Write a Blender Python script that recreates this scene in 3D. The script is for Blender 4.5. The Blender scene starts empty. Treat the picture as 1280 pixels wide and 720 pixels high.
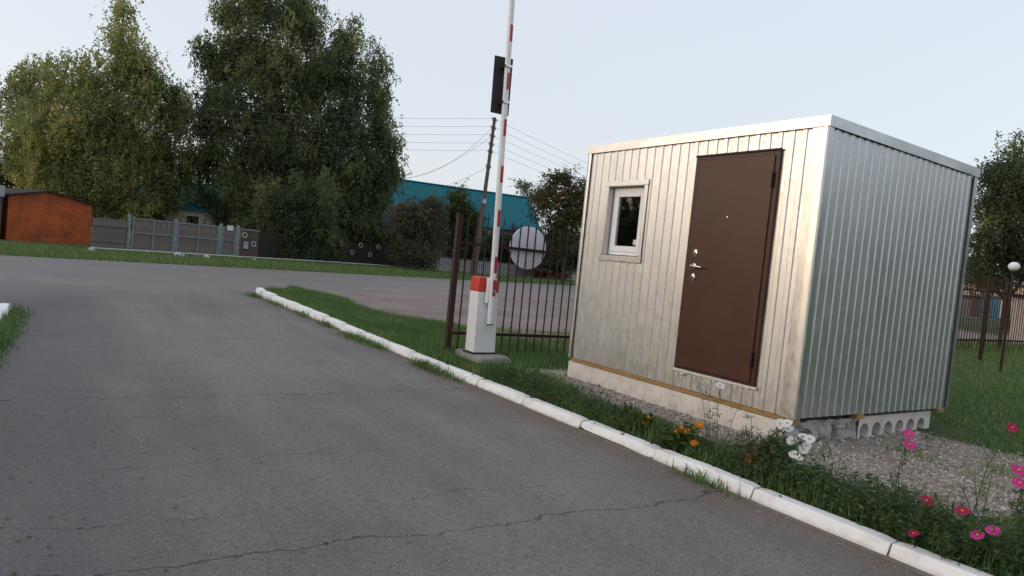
import bpy, math, random
import numpy as np
from mathutils import Vector, Matrix, noise
random.seed(7); RNG = np.random.default_rng(7)
sc = bpy.context.scene
col = sc.collection

# ------------------------------------------------------------------ camera
F_PX, PITCH, ROLL, CAM_H = 838.8, 0.0400, 0.1006, 1.386
fw = np.array([0, math.cos(PITCH), -math.sin(PITCH)]); up0 = np.array([0, math.sin(PITCH), math.cos(PITCH)]); rt0 = np.array([1., 0, 0])
RT = math.cos(ROLL)*rt0 + math.sin(ROLL)*up0
UP = -math.sin(ROLL)*rt0 + math.cos(ROLL)*up0
ORG = np.array([0, 0, CAM_H])
cam = bpy.data.cameras.new('camera'); cam.sensor_width = 36; cam.lens = F_PX/1280*36
cam.clip_start = .05; cam.clip_end = 6000
camo = bpy.data.objects.new('camera', cam); col.objects.link(camo)
m = Matrix.Identity(4)
for i in range(3):
    m[i][0] = RT[i]; m[i][1] = UP[i]; m[i][2] = -fw[i]; m[i][3] = ORG[i]
camo.matrix_world = m
sc.camera = camo

# ------------------------------------------------------------------ sky and sun (dusk, sun low at the left)
SUN_AZ = math.radians(262)      # compass bearing from +Y clockwise: the low sun is to the left
SUN_EL = math.radians(4)
world = bpy.data.worlds.new('World'); sc.world = world; world.use_nodes = True
wn = world.node_tree.nodes; wl = world.node_tree.links
bg = wn['Background']
sky = wn.new('ShaderNodeTexSky'); sky.sky_type = 'NISHITA'; sky.sun_disc = False
sky.sun_elevation = SUN_EL; sky.sun_rotation = SUN_AZ
sky.altitude = 100; sky.air_density = 1.0; sky.dust_density = 3.0; sky.ozone_density = 1.2
hs = wn.new('ShaderNodeHueSaturation'); hs.inputs['Saturation'].default_value = .75; hs.inputs['Value'].default_value = .62; wl.new(sky.outputs[0], hs.inputs['Color'])
hz = wn.new('ShaderNodeMix'); hz.data_type = 'RGBA'; hz.blend_type = 'ADD'; hz.inputs[0].default_value = 1.
wl.new(hs.outputs[0], hz.inputs[6]); hz.inputs[7].default_value = (2.98, 3.16, 3.52, 1)     # even, pale high haze of the dusk sky
wl.new(hz.outputs[2], bg.inputs[0]); bg.inputs[1].default_value = 0.15
sun = bpy.data.lights.new('sun', 'SUN'); sun.energy = 0.5; sun.angle = math.radians(40); sun.color = (1, .78, .57)
suno = bpy.data.objects.new('sun', sun); col.objects.link(suno)
sd = Vector((math.sin(SUN_AZ)*math.cos(SUN_EL*3.5), math.cos(SUN_AZ)*math.cos(SUN_EL*3.5), math.sin(SUN_EL*3.5)))
suno.rotation_euler = sd.to_track_quat('Z', 'Y').to_euler()
sc.view_settings.view_transform = 'Standard'; sc.view_settings.look = 'None'
sc.view_settings.gamma = 1; sc.view_settings.use_curve_mapping = False
sc.view_settings.exposure = 0.45

# ------------------------------------------------------------------ pixel -> place helpers (1280x720 photo pixels)
def ray(u, v): return (u-640)/F_PX*RT - (v-360)/F_PX*UP + fw
def on_z(u, v, z=0.):
    d = ray(u, v); return ORG + d*((z-CAM_H)/d[2])
def on_plane(u, v, n, k):
    d = ray(u, v); return ORG + d*((k-ORG@n)/(d@n))
def at_depth(u, v, Y):
    d = ray(u, v); return ORG + d*(Y/d[1])
YAW = .978
E1 = np.array([-math.cos(YAW), math.sin(YAW), 0])     # along the drive
E2 = np.array([math.sin(YAW), math.cos(YAW), 0])      # across the drive, to the right
ST = np.array([.555, .832, 0])                        # along the far street
NS = np.array([.832, -.555, 0])                       # across the street, towards us
def UV(u, v, z=0.): return E1*u + E2*v + np.array([0, 0, z])
def sstep(a, b, x):
    t = np.clip((np.asarray(x, float)-a)/(b-a), 0, 1); return t*t*(3-2*t)
def verge_z(x, y):
    t = np.asarray(x)*ST[0] + np.asarray(y)*ST[1]
    return .03 + .15*np.exp(-((t-29)/12)**2)

# ------------------------------------------------------------------ mesh helpers
def tag(o, label=None, cat=None, group=None, kind=None):
    if label: o['label'] = label
    if cat: o['category'] = cat
    if group: o['group'] = group
    if kind: o['kind'] = kind
    return o
def empty(name, loc=(0, 0, 0), rz=0., label=None, cat=None, group=None):
    o = bpy.data.objects.new(name, None); col.objects.link(o)
    o.location = tuple(loc); o.rotation_euler = (0, 0, rz); o.empty_display_size = .1
    return tag(o, label, cat, group)
def link_mesh(name, me, parent=None, loc=None, rot=None):
    o = bpy.data.objects.new(name, me); col.objects.link(o)
    if parent: o.parent = parent
    if loc is not None: o.location = tuple(loc)
    if rot is not None: o.rotation_euler = tuple(rot)
    return o
def np_mesh(name, V, Fq, mat, smooth=False, attrs=None):
    V = np.asarray(V, np.float32); Fq = np.asarray(Fq, np.int32); k = Fq.shape[1]
    me = bpy.data.meshes.new(name)
    me.vertices.add(len(V)); me.vertices.foreach_set('co', V.ravel())
    me.loops.add(Fq.size); me.loops.foreach_set('vertex_index', Fq.ravel())
    me.polygons.add(len(Fq)); me.polygons.foreach_set('loop_start', np.arange(0, Fq.size, k, dtype=np.int32))
    me.update(calc_edges=True)
    if smooth: me.polygons.foreach_set('use_smooth', np.ones(len(Fq), bool))
    for an, (dom, arr) in (attrs or {}).items():
        a = me.attributes.new(an, 'FLOAT', dom); a.data.foreach_set('value', np.asarray(arr, np.float32))
    me.materials.append(mat); return me
class MB:
    def __init__(s): s.v = []; s.f = []
    def box(s, x0, x1, y0, y1, z0, z1, M=None):
        c = [(x0,y0,z0),(x1,y0,z0),(x1,y1,z0),(x0,y1,z0),(x0,y0,z1),(x1,y0,z1),(x1,y1,z1),(x0,y1,z1)]
        return s.hexa(c, M)
    def hexa(s, c, M=None):
        b = len(s.v); s.v += [tuple(M @ Vector(p)) if M is not None else tuple(p) for p in c]
        s.f += [tuple(b+i for i in q) for q in ((3,2,1,0),(4,5,6,7),(0,1,5,4),(1,2,6,5),(2,3,7,6),(3,0,4,7))]
        return s
    def tube(s, pts, rad, n=8, cap=True, sx=1., ref=None):
        pts = [Vector(p) for p in pts]
        if not hasattr(rad, '__len__'): rad = [rad]*len(pts)
        b = len(s.v)
        t0 = (pts[-1]-pts[0]).normalized()
        rf = Vector(ref) if ref else (Vector((1, 0, 0)) if abs(t0.x) < .8 else Vector((0, 1, 0)))
        for i, p in enumerate(pts):
            t = (pts[min(i+1, len(pts)-1)]-pts[max(i-1, 0)]).normalized()
            x = (rf - t*rf.dot(t)).normalized(); y = t.cross(x)
            for k in range(n):
                a = 2*math.pi*(k+.5)/n
                s.v.append(tuple(p + x*(math.cos(a)*rad[i]*sx) + y*(math.sin(a)*rad[i])))
        for i in range(len(pts)-1):
            for k in range(n):
                s.f.append((b+i*n+k, b+i*n+(k+1) % n, b+(i+1)*n+(k+1) % n, b+(i+1)*n+k))
        if cap:
            s.f.append(tuple(b+k for k in reversed(range(n)))); e = b+(len(pts)-1)*n
            s.f.append(tuple(e+k for k in range(n)))
        return s
    def lathe(s, prof, n=20, M=None):   # prof: (r,z)
        b = len(s.v)
        for r, z in prof:
            for k in range(n):
                a = 2*math.pi*k/n; p = Vector((r*math.cos(a), r*math.sin(a), z))
                s.v.append(tuple(M @ p if M is not None else p))
        for i in range(len(prof)-1):
            for k in range(n):
                s.f.append((b+i*n+k, b+i*n+(k+1) % n, b+(i+1)*n+(k+1) % n, b+(i+1)*n+k))
        s.f.append(tuple(b+k for k in reversed(range(n)))); e = b+(len(prof)-1)*n
        s.f.append(tuple(e+k for k in range(n))); return s
    def torus(s, R, r, M, n=18, k=6):
        b = len(s.v)
        for i in range(n):
            a = 2*math.pi*i/n
            for j in range(k):
                q = 2*math.pi*j/k
                s.v.append(tuple(M @ Vector(((R+r*math.cos(q))*math.cos(a), (R+r*math.cos(q))*math.sin(a), r*math.sin(q)))))
        for i in range(n):
            for j in range(k):
                s.f.append((b+i*k+j, b+((i+1) % n)*k+j, b+((i+1) % n)*k+(j+1) % k, b+i*k+(j+1) % k))
        return s
    def prism(s, poly, y0, y1, M=None):     # poly (x,z), extruded along y
        b = len(s.v); n = len(poly)
        for y in (y0, y1):
            for x, z in poly:
                p = Vector((x, y, z)); s.v.append(tuple(M @ p if M is not None else p))
        s.f.append(tuple(b+i for i in range(n))); s.f.append(tuple(b+n+i for i in reversed(range(n))))
        for i in range(n): s.f.append((b+(i+1) % n, b+i, b+n+i, b+n+(i+1) % n))
        return s
    def mesh(s, name, mat, smooth=False, sharp=None):
        me = bpy.data.meshes.new(name); me.from_pydata(s.v, [], s.f)
        me.materials.append(mat)
        if smooth:
            me.polygons.foreach_set('use_smooth', np.ones(len(me.polygons), bool))
            me.set_sharp_from_angle(angle=math.radians(sharp or 40))
        me.update(); return me
    def build(s, name, mat, parent=None, smooth=False, bevel=0, loc=None, rot=None, seg=2):
        o = link_mesh(name, s.mesh(name, mat, smooth or bevel > 0), parent, loc, rot)
        if bevel:
            b = o.modifiers.new('bevel', 'BEVEL'); b.width = bevel; b.segments = seg; b.limit_method = 'ANGLE'
        return o

# ------------------------------------------------------------------ materials
def ramp(nt, stops, src):
    r = nt.nodes.new('ShaderNodeValToRGB'); e = r.color_ramp.elements
    while len(e) < len(stops): e.new(.5)
    for el, (p, c) in zip(e, stops):
        el.position = p; el.color = (*c, 1) if len(c) == 3 else c
    if src is not None: nt.links.new(src, r.inputs[0])
    return r.outputs[0]
def tex_noise(nt, vec, scale, detail=4, rough=.55):
    n = nt.nodes.new('ShaderNodeTexNoise'); n.inputs['Scale'].default_value = scale
    n.inputs['Detail'].default_value = detail; n.inputs['Roughness'].default_value = rough
    if vec is not None: nt.links.new(vec, n.inputs['Vector'])
    return n.outputs[0]
def mathn(nt, op, a, b=None, c=None):
    n = nt.nodes.new('ShaderNodeMath'); n.operation = op
    for i, q in enumerate((a, b, c)):
        if q is None: continue
        if isinstance(q, (int, float)): n.inputs[i].default_value = q
        else: nt.links.new(q, n.inputs[i])
    return n.outputs[0]
def mixc(nt, f, a, b, mode='MIX'):
    n = nt.nodes.new('ShaderNodeMix'); n.data_type = 'RGBA'; n.blend_type = mode
    for k, q in ((0, f), (6, a), (7, b)):
        if isinstance(q, (int, float)): n.inputs[k].default_value = q
        elif isinstance(q, tuple): n.inputs[k].default_value = (*q, 1)
        else: nt.links.new(q, n.inputs[k])
    return n.outputs[2]
def new_mat(name):
    M = bpy.data.materials.new(name); M.use_nodes = True
    nt = M.node_tree; b = nt.nodes['Principled BSDF']
    tc = nt.nodes.new('ShaderNodeTexCoord'); return M, nt, b, tc.outputs['Object']
def bump(nt, b, h, strength=.3, dist=.01):
    n = nt.nodes.new('ShaderNodeBump'); n.inputs['Strength'].default_value = strength; n.inputs['Distance'].default_value = dist
    nt.links.new(h, n.inputs['Height']); nt.links.new(n.outputs[0], b.inputs['Normal'])
def mapping(nt, vec, scale=(1, 1, 1), rot=(0, 0, 0)):
    n = nt.nodes.new('ShaderNodeMapping'); n.inputs['Scale'].default_value = scale; n.inputs['Rotation'].default_value = rot
    nt.links.new(vec, n.inputs[0]); return n.outputs[0]
def simple(name, c1, c2=None, scale=6., rough=.7, metal=0., bs=.15, bscale=None, stretch=(1, 1, 1), c3=None, bd=.01, spec=.3):
    M, nt, b, oc = new_mat(name)
    v = mapping(nt, oc, stretch)
    c2 = c2 or tuple(x*.8 for x in c1)
    st = [(.3, c2), (.7, c1)] if c3 is None else [(.25, c2), (.5, c1), (.75, c3)]
    nt.links.new(ramp(nt, st, tex_noise(nt, v, scale, 6, .62)), b.inputs['Base Color'])
    b.inputs['Roughness'].default_value = rough; b.inputs['Metallic'].default_value = metal
    b.inputs['Specular IOR Level'].default_value = spec
    if bs: bump(nt, b, tex_noise(nt, v, bscale or scale*4, 4), bs, bd)
    return M
def leaf_mat(name, stops, trans=.25):
    M, nt, b, oc = new_mat(name)
    a = nt.nodes.new('ShaderNodeAttribute'); a.attribute_name = 'tint'
    c = ramp(nt, stops, a.outputs['Fac'])
    nt.links.new(c, b.inputs['Base Color']); b.inputs['Roughness'].default_value = .6
    b.inputs['Specular IOR Level'].default_value = .25
    t = nt.nodes.new('ShaderNodeBsdfTranslucent'); nt.links.new(c, t.inputs[0])
    mx = nt.nodes.new('ShaderNodeMixShader'); mx.inputs[0].default_value = trans
    nt.links.new(b.outputs[0], mx.inputs[1]); nt.links.new(t.outputs[0], mx.inputs[2])
    nt.links.new(mx.outputs[0], nt.nodes['Material Output'].inputs[0]); return M
def uv_coords(nt):
    """drive coordinates (along, across) from world position"""
    g = nt.nodes.new('ShaderNodeNewGeometry')
    out = []
    for e in (E1, E2, ST, NS):
        d = nt.nodes.new('ShaderNodeVectorMath'); d.operation = 'DOT_PRODUCT'
        nt.links.new(g.outputs['Position'], d.inputs[0]); d.inputs[1].default_value = tuple(e); out.append(d.outputs['Value'])
    return g.outputs['Position'], out

def mat_asphalt():
    M, nt, b, oc = new_mat('asphalt')
    pos, (du, dv, ss, nn) = uv_coords(nt)
    big = tex_noise(nt, pos, .35, 5, .6)
    near0 = mathn(nt, 'LESS_THAN', du, 18.)
    base = ramp(nt, [(.3, (.118, .107, .102)), (.5, (.162, .148, .141)), (.72, (.196, .180, .170))], big)
    # worn wheel tracks and stains stretched along the drive
    cx_ = nt.nodes.new('ShaderNodeCombineXYZ'); nt.links.new(mathn(nt, 'MULTIPLY', du, .18), cx_.inputs[0]); nt.links.new(mathn(nt, 'MULTIPLY', dv, 1.6), cx_.inputs[1])
    trk = ramp(nt, [(.36, (.84, .84, .85)), (.5, (1, 1, 1)), (.66, (1.16, 1.14, 1.11))], tex_noise(nt, cx_.outputs[0], 1.0, 5, .6))
    base = mixc(nt, near0, base, trk, 'MULTIPLY')
    blot = ramp(nt, [(.62, (1, 1, 1)), (.72, (.80, .79, .80))], tex_noise(nt, pos, 1.7, 4, .55))
    base = mixc(nt, .8, base, blot, 'MULTIPLY')
    fine = nt.nodes.new('ShaderNodeTexVoronoi'); fine.inputs['Scale'].default_value = 120; nt.links.new(pos, fine.inputs['Vector'])
    agg = ramp(nt, [(.15, (.35, .35, .36)), (.5, (1, 1, 1)), (.9, (1.7, 1.62, 1.55))], tex_noise(nt, pos, 70, 3, .7))
    c = mixc(nt, 1., base, agg, 'MULTIPLY')
    mott = ramp(nt, [(.3, (.78, .78, .79)), (.5, (1, 1, 1)), (.7, (1.2, 1.18, 1.16))], tex_noise(nt, pos, 20, 4, .7))
    c = mixc(nt, .8, c, mott, 'MULTIPLY')
    sepc = nt.nodes.new('ShaderNodeSeparateColor'); nt.links.new(fine.outputs['Color'], sepc.inputs[0])
    speck = mathn(nt, 'GREATER_THAN', sepc.outputs[0], .955)
    c = mixc(nt, mathn(nt, 'MULTIPLY', speck, .32), c, (.36, .33, .32))
    dk = mathn(nt, 'GREATER_THAN', sepc.outputs[1], .90)
    c = mixc(nt, mathn(nt, 'MULTIPLY', dk, .45), c, (.028, .026, .028))
    # dusty gutter beside the right kerb, damp dark left band with vignetting painted in
    wob = mathn(nt, 'MULTIPLY_ADD', tex_noise(nt, pos, 2.2, 5, .65), .6, -.3)
    vv = mathn(nt, 'ADD', dv, wob)
    gut = nt.nodes.new('ShaderNodeMapRange'); gut.interpolation_type = 'SMOOTHSTEP'
    gut.inputs[1].default_value = 3.25; gut.inputs[2].default_value = 3.80; nt.links.new(vv, gut.inputs[0])
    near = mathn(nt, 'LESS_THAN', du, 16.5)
    c = mixc(nt, mathn(nt, 'MULTIPLY', mathn(nt, 'MULTIPLY', gut.outputs[0], near), .6), c, (.115, .082, .062))
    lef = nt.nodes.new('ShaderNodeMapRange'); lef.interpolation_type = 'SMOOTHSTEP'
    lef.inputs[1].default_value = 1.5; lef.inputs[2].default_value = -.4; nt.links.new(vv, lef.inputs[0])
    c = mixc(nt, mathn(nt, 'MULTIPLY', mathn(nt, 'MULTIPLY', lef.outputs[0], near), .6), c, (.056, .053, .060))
    # the street is paler
    stz = nt.nodes.new('ShaderNodeMapRange'); stz.interpolation_type = 'SMOOTHSTEP'
    stz.inputs[1].default_value = -11.5; stz.inputs[2].default_value = -15.5; nt.links.new(mathn(nt, 'ADD', nn, wob), stz.inputs[0])
    c = mixc(nt, mathn(nt, 'MULTIPLY', stz.outputs[0], .5), c, (.215, .198, .190))
    # transverse cracks
    crack = None
    w1 = mathn(nt, 'MULTIPLY_ADD', tex_noise(nt, pos, 1.1, 6, .65), .55, -.275)
    w2 = mathn(nt, 'MULTIPLY_ADD', tex_noise(nt, pos, 14, 4, .7), .05, -.025)
    ww = mathn(nt, 'ADD', w1, w2)
    brk = tex_noise(nt, pos, .9, 2, .5)
    crw = mathn(nt, 'MULTIPLY_ADD', tex_noise(nt, pos, 5.5, 3, .6), 3.2, -.6)
    for u0, k, wd, th in ((3.0, -.06, .0075, .25), (3.52, -.10, .003, .45), (4.25, .0, .003, .52), (6.0, 0., .006, .36), (6.25, .05, .0035, .5), (9.25, 0, .008, .40), (12.2, .03, .010, .45), (1.6, .02, .003, .5), (7.6, -.05, .004, .52)):
        l = mathn(nt, 'ADD', mathn(nt, 'MULTIPLY', dv, -k), mathn(nt, 'ADD', du, ww))
        dist = mathn(nt, 'MULTIPLY', mathn(nt, 'ABSOLUTE', mathn(nt, 'SUBTRACT', l, u0)), crw)
        mr = nt.nodes.new('ShaderNodeMapRange'); mr.inputs[1].default_value = wd; mr.inputs[2].default_value = wd*.3
        nt.links.new(dist, mr.inputs[0])
        g = mathn(nt, 'GREATER_THAN', brk, th)
        cr = mathn(nt, 'MULTIPLY', mr.outputs[0], g)
        crack = cr if crack is None else mathn(nt, 'MAXIMUM', crack, cr)
    c = mixc(nt, mathn(nt, 'MULTIPLY', crack, .75), c, (.018, .016, .016))
    nt.links.new(c, b.inputs['Base Color']); b.inputs['Roughness'].default_value = .68
    b.inputs['Specular IOR Level'].default_value = .45
    h = mathn(nt, 'SUBTRACT', mathn(nt, 'ADD', tex_noise(nt, pos, 120, 3, .6), mathn(nt, 'MULTIPLY', tex_noise(nt, pos, 9, 3), .8)), mathn(nt, 'MULTIPLY', crack, 3.))
    bump(nt, b, h, .55, .006)
    return M

def mat_lawn():
    M, nt, b, oc = new_mat('lawn_soil')
    pos, (du, dv, ss, nn) = uv_coords(nt)
    n1 = tex_noise(nt, pos, 1.3, 6, .65); n2 = tex_noise(nt, pos, 18, 4, .6); n3 = tex_noise(nt, pos, .5, 4, .6)
    grass = ramp(nt, [(.3, (.040, .060, .024)), (.55, (.065, .092, .036)), (.8, (.10, .115, .05))], n2)
    dirt = ramp(nt, [(.3, (.15, .115, .105)), (.5, (.25, .205, .19)), (.72, (.31, .265, .25))], mathn(nt, 'ADD', mathn(nt, 'MULTIPLY', n3, .6), mathn(nt, 'MULTIPLY', n2, .4)))
    grav = ramp(nt, [(.3, (.20, .165, .135)), (.7, (.38, .325, .275))], tex_noise(nt, pos, 45, 3, .7))
    a = nt.nodes.new('ShaderNodeAttribute'); a.attribute_name = 'dirt'
    g = nt.nodes.new('ShaderNodeAttribute'); g.attribute_name = 'gravel'
    def cut(at):
        s = mathn(nt, 'ADD', at, mathn(nt, 'MULTIPLY_ADD', n1, 1.1, -.55))
        r = nt.nodes.new('ShaderNodeMapRange'); r.inputs[1].default_value = .42; r.inputs[2].default_value = .58
        nt.links.new(s, r.inputs[0]); return r.outputs[0]
    c = mixc(nt, cut(a.outputs['Fac']), grass, dirt)
    c = mixc(nt, cut(g.outputs['Fac']), c, grav)
    nt.links.new(c, b.inputs['Base Color']); b.inputs['Roughness'].default_value = .95; b.inputs['Specular IOR Level'].default_value = .1
    bump(nt, b, tex_noise(nt, pos, 30, 5, .7), .5, .03); return M

def mat_galv(name, base=(.64, .65, .66), rough=.36):
    M, nt, b, oc = new_mat(name)
    v = nt.nodes.new('ShaderNodeTexVoronoi'); v.inputs['Scale'].default_value = 38; v.inputs['Randomness'].default_value = 1
    nt.links.new(mapping(nt, oc, (1, 1, .55)), v.inputs['Vector'])
    sp = nt.nodes.new('ShaderNodeSeparateColor'); nt.links.new(v.outputs['Color'], sp.inputs[0])
    n = tex_noise(nt, oc, 2.2, 6, .65)
    streak = tex_noise(nt, mapping(nt, oc, (9, 9, .7)), 2.0, 5, .6)
    c = mixc(nt, mathn(nt, 'MULTIPLY', sp.outputs[0], .22), base, tuple(x*.80 for x in base))
    c = mixc(nt, mathn(nt, 'MULTIPLY', streak, .10), c, tuple(x*.80 for x in base))
    nt.links.new(c, b.inputs['Base Color']); b.inputs['Metallic'].default_value = 1.
    r = mathn(nt, 'ADD', mathn(nt, 'MULTIPLY', sp.outputs[1], .10), mathn(nt, 'MULTIPLY_ADD', n, .08, rough-.04))
    nt.links.new(r, b.inputs['Roughness'])
    bump(nt, b, mathn(nt, 'ADD', tex_noise(nt, mapping(nt, oc, (7, 7, .3)), 2.2, 2, .45), mathn(nt, 'MULTIPLY', sp.outputs[2], .02)), .05, .02)
    return M

def mat_brick(name, c1, c2, mortar, scale=9., stain=None, mort=.02):
    M, nt, b, oc = new_mat(name)
    n = nt.nodes.new('ShaderNodeMapping'); n.inputs['Rotation'].default_value = (math.pi/2, 0, 0); nt.links.new(oc, n.inputs[0])
    br = nt.nodes.new('ShaderNodeTexBrick'); nt.links.new(n.outputs[0], br.inputs['Vector'])
    br.inputs['Color1'].default_value = (*c1, 1); br.inputs['Color2'].default_value = (*c2, 1); br.inputs['Mortar'].default_value = (*mortar, 1)
    br.inputs['Scale'].default_value = scale; br.inputs['Mortar Size'].default_value = mort
    br.inputs['Brick Width'].default_value = .25*scale/1.; br.inputs['Row Height'].default_value = .077*scale
    br.inputs['Brick Width'].default_value = 2.4; br.inputs['Row Height'].default_value = .72
    c = br.outputs[0]
    if stain:
        st = ramp(nt, [(.44, (0, 0, 0)), (.66, (1, 1, 1))], tex_noise(nt, oc, 1.3, 7, .72))
        c = mixc(nt, mathn(nt, 'MULTIPLY', st, .75), c, stain)
    nt.links.new(c, b.inputs['Base Color']); b.inputs['Roughness'].default_value = .85
    bump(nt, b, br.outputs['Fac'], -.4, .01); return M

MT = {}
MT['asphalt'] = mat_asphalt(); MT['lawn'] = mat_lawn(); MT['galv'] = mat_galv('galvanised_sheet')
MT['trim'] = mat_galv('galvanised_trim', (.62, .63, .64), .32)
MT['verge'] = simple('verge_soil', (.090, .120, .040), (.055, .080, .028), 3., .95, c3=(.14, .13, .07), bs=.5, bd=.05, spec=.1)
MT['ground'] = simple('field', (.06, .08, .03), (.04, .06, .02), .05, .95, spec=.1)
Mk, nt, b, oc = new_mat('whitewash')
kp_ = ramp(nt, [(.3, (.66, .645, .625)), (.55, (.82, .815, .81)), (.8, (.86, .86, .86))], tex_noise(nt, oc, 5, 6, .65))
gk = nt.nodes.new('ShaderNodeNewGeometry'); chip = ramp(nt, [(.655, (0, 0, 0)), (.70, (1, 1, 1))], tex_noise(nt, gk.outputs['Position'], 13, 7, .72))
kp_ = mixc(nt, mathn(nt, 'MULTIPLY', chip, .75), kp_, (.40, .36, .33))
sx_ = nt.nodes.new('ShaderNodeSeparateXYZ'); nt.links.new(oc, sx_.inputs[0])
lo = nt.nodes.new('ShaderNodeMapRange'); lo.inputs[1].default_value = .045; lo.inputs[2].default_value = .008
nt.links.new(mathn(nt, 'ADD', sx_.outputs[2], mathn(nt, 'MULTIPLY_ADD', tex_noise(nt, gk.outputs['Position'], 9, 5, .65), .06, -.03)), lo.inputs[0])
kp_ = mixc(nt, mathn(nt, 'MULTIPLY', lo.outputs[0], .65), kp_, (.30, .25, .21))
nt.links.new(kp_, b.inputs['Base Color']); b.inputs['Roughness'].default_value = .85
bump(nt, b, mathn(nt, 'SUBTRACT', tex_noise(nt, gk.outputs['Position'], 34, 5, .65), chip), .4, .006); MT['kerb'] = Mk
MT['concrete'] = simple('slab_concrete', (.66, .61, .56), (.50, .46, .41), 5., .92, c3=(.74, .69, .64), bs=.5, bscale=40, bd=.012)
MT['rubble'] = simple('broken_concrete', (.44, .42, .39), (.28, .27, .25), 9., .95, c3=(.54, .52, .49), bs=.8, bscale=30, bd=.03)
MT['pad'] = simple('pad_concrete', (.33, .31, .28), (.23, .22, .20), 8., .92, bs=.4, bscale=60)
MT['door'] = simple('brown_powder_coat', (.076, .029, .018), (.056, .021, .014), 2.2, .38, bs=.35, bscale=170, bd=.002, spec=.32)
MT['door_frame'] = simple('brown_frame_coat', (.066, .027, .018), (.048, .019, .013), 4., .42, bs=.3, bscale=170, bd=.002, spec=.32)
MT['black'] = simple('black_metal', (.012, .012, .012), None, 10, .5, bs=0)
MT['chrome'] = simple('chrome', (.62, .61, .60), (.5, .5, .5), 20, .18, 1., bs=0)
MT['timber'] = simple('raw_timber', (.40, .25, .115), (.29, .17, .075), 3., .8, stretch=(1, 8, 8), bs=.3, bscale=20)
MT['pvc'] = simple('white_pvc', (.88, .87, .87), (.85, .84, .84), 4, .35, bs=0)
MT['paper'] = simple('paper', (.72, .72, .70), None, 20, .8, bs=0)
MT['foam'] = simple('foam_filler', (.74, .72, .68), (.55, .53, .48), 40, .9, bs=.5)
MT['barrier'] = simple('white_enamel', (.80, .80, .80), (.72, .72, .72), 5, .38, bs=.05, spec=.5)
MT['red'] = simple('red_plastic', (.62, .045, .020), (.50, .035, .018), 8, .45, bs=.05, spec=.5)
MT['redtape'] = simple('red_reflective', (.50, .018, .022), (.40, .014, .018), 30, .4, bs=.05, spec=.5)
MT['plate_back'] = simple('dark_plate', (.030, .024, .026), (.022, .018, .02), 6, .55, bs=.1)
MT['fence'] = simple('brown_rust_paint', (.030, .016, .013), (.050, .020, .012), 9, .6, bs=.3, bscale=60, bd=.004)
MT['signback'] = simple('sign_back_white', (.82, .80, .86), (.76, .74, .80), 5, .5, bs=0)
MT['globe'] = simple('opal_globe', (.82, .82, .80), (.78, .78, .76), 3, .3, bs=0, spec=.5)
MT['oldwood'] = simple('grey_weathered_board', (.16, .137, .125), (.08, .068, .063), 4, .9, stretch=(6, 6, .8), c3=(.24, .21, .19), bs=.4)
MT['darkwood'] = simple('dark_weathered_board', (.045, .038, .034), (.025, .021, .019), 4, .9, stretch=(6, 6, .8), bs=.4)
MT['bluepaint'] = simple('pale_blue_paint', (.25, .295, .32), (.14, .17, .185), 8, .75, bs=.2)
MT['picket'] = simple('grey_picket', (.42, .40, .42), (.28, .27, .28), 6, .9, stretch=(4, 4, .8), bs=.3)
MT['pole'] = simple('creosote_pole', (.125, .095, .075), (.07, .052, .042), 5, .9, stretch=(4, 4, .6), c3=(.19, .155, .125), bs=.5)
MT['insul'] = simple('insulator', (.45, .44, .42), None, 10, .3, bs=0)
MT['wire'] = simple('wire', (.10, .10, .105), None, 10, .5, bs=0)
MT['orange'] = mat_brick('orange_painted_brick', (.50, .105, .020), (.40, .085, .018), (.22, .055, .018), 9., (.11, .036, .02), .03)
MT['redbrick'] = mat_brick('dark_brick', (.10, .062, .050), (.07, .045, .038), (.14, .12, .11), 9., (.045, .035, .03), .05)
MT['darkroof'] = simple('bitumen_roof', (.030, .028, .028), None, 5, .8)
MT['teal'] = simple('teal_roof_sheet', (.008, .150, .185), (.007, .122, .152), 1.2, .6, bs=.1, spec=.2)
MT['bluewall'] = simple('blue_board', (.10, .20, .36), (.07, .14, .26), 4, .8)
MT['cream'] = simple('cream_wall', (.52, .47, .38), (.42, .37, .30), 3, .9)
MT['palewall'] = simple('pale_wall', (.36, .38, .42), (.28, .30, .34), 3, .9)
MT['pinkwall'] = simple('pinkish_plaster', (.50, .42, .39), (.42, .35, .33), 3, .9)
MT['shedblue'] = simple('shed_blue', (.10, .26, .38), (.07, .2, .3), 4, .8)
MT['shedbrown'] = simple('shed_brown', (.09, .065, .06), None, 4, .8)
MT['tanroof'] = simple('tan_roof', (.42, .27, .16), (.34, .21, .12), 3, .8)
MT['white'] = simple('white_paint', (.56, .56, .55), (.40, .40, .38), 9, .7, bs=.1)
MT['gravel'] = None
MT['birchbark'] = simple('birch_bark', (.42, .39, .35), (.10, .09, .08), 6, .85, stretch=(.6, .6, 3), c3=(.52, .49, .45), bs=.4)
MT['bark'] = simple('bark', (.085, .065, .05), (.045, .035, .028), 8, .9, stretch=(3, 3, .6), bs=.6)
MT['stem'] = simple('stem_green', (.075, .105, .030), (.055, .075, .025), 8, .7, bs=0)
MT['drystem'] = simple('stem_dry', (.22, .19, .08), (.15, .13, .06), 8, .8, bs=0)

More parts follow.
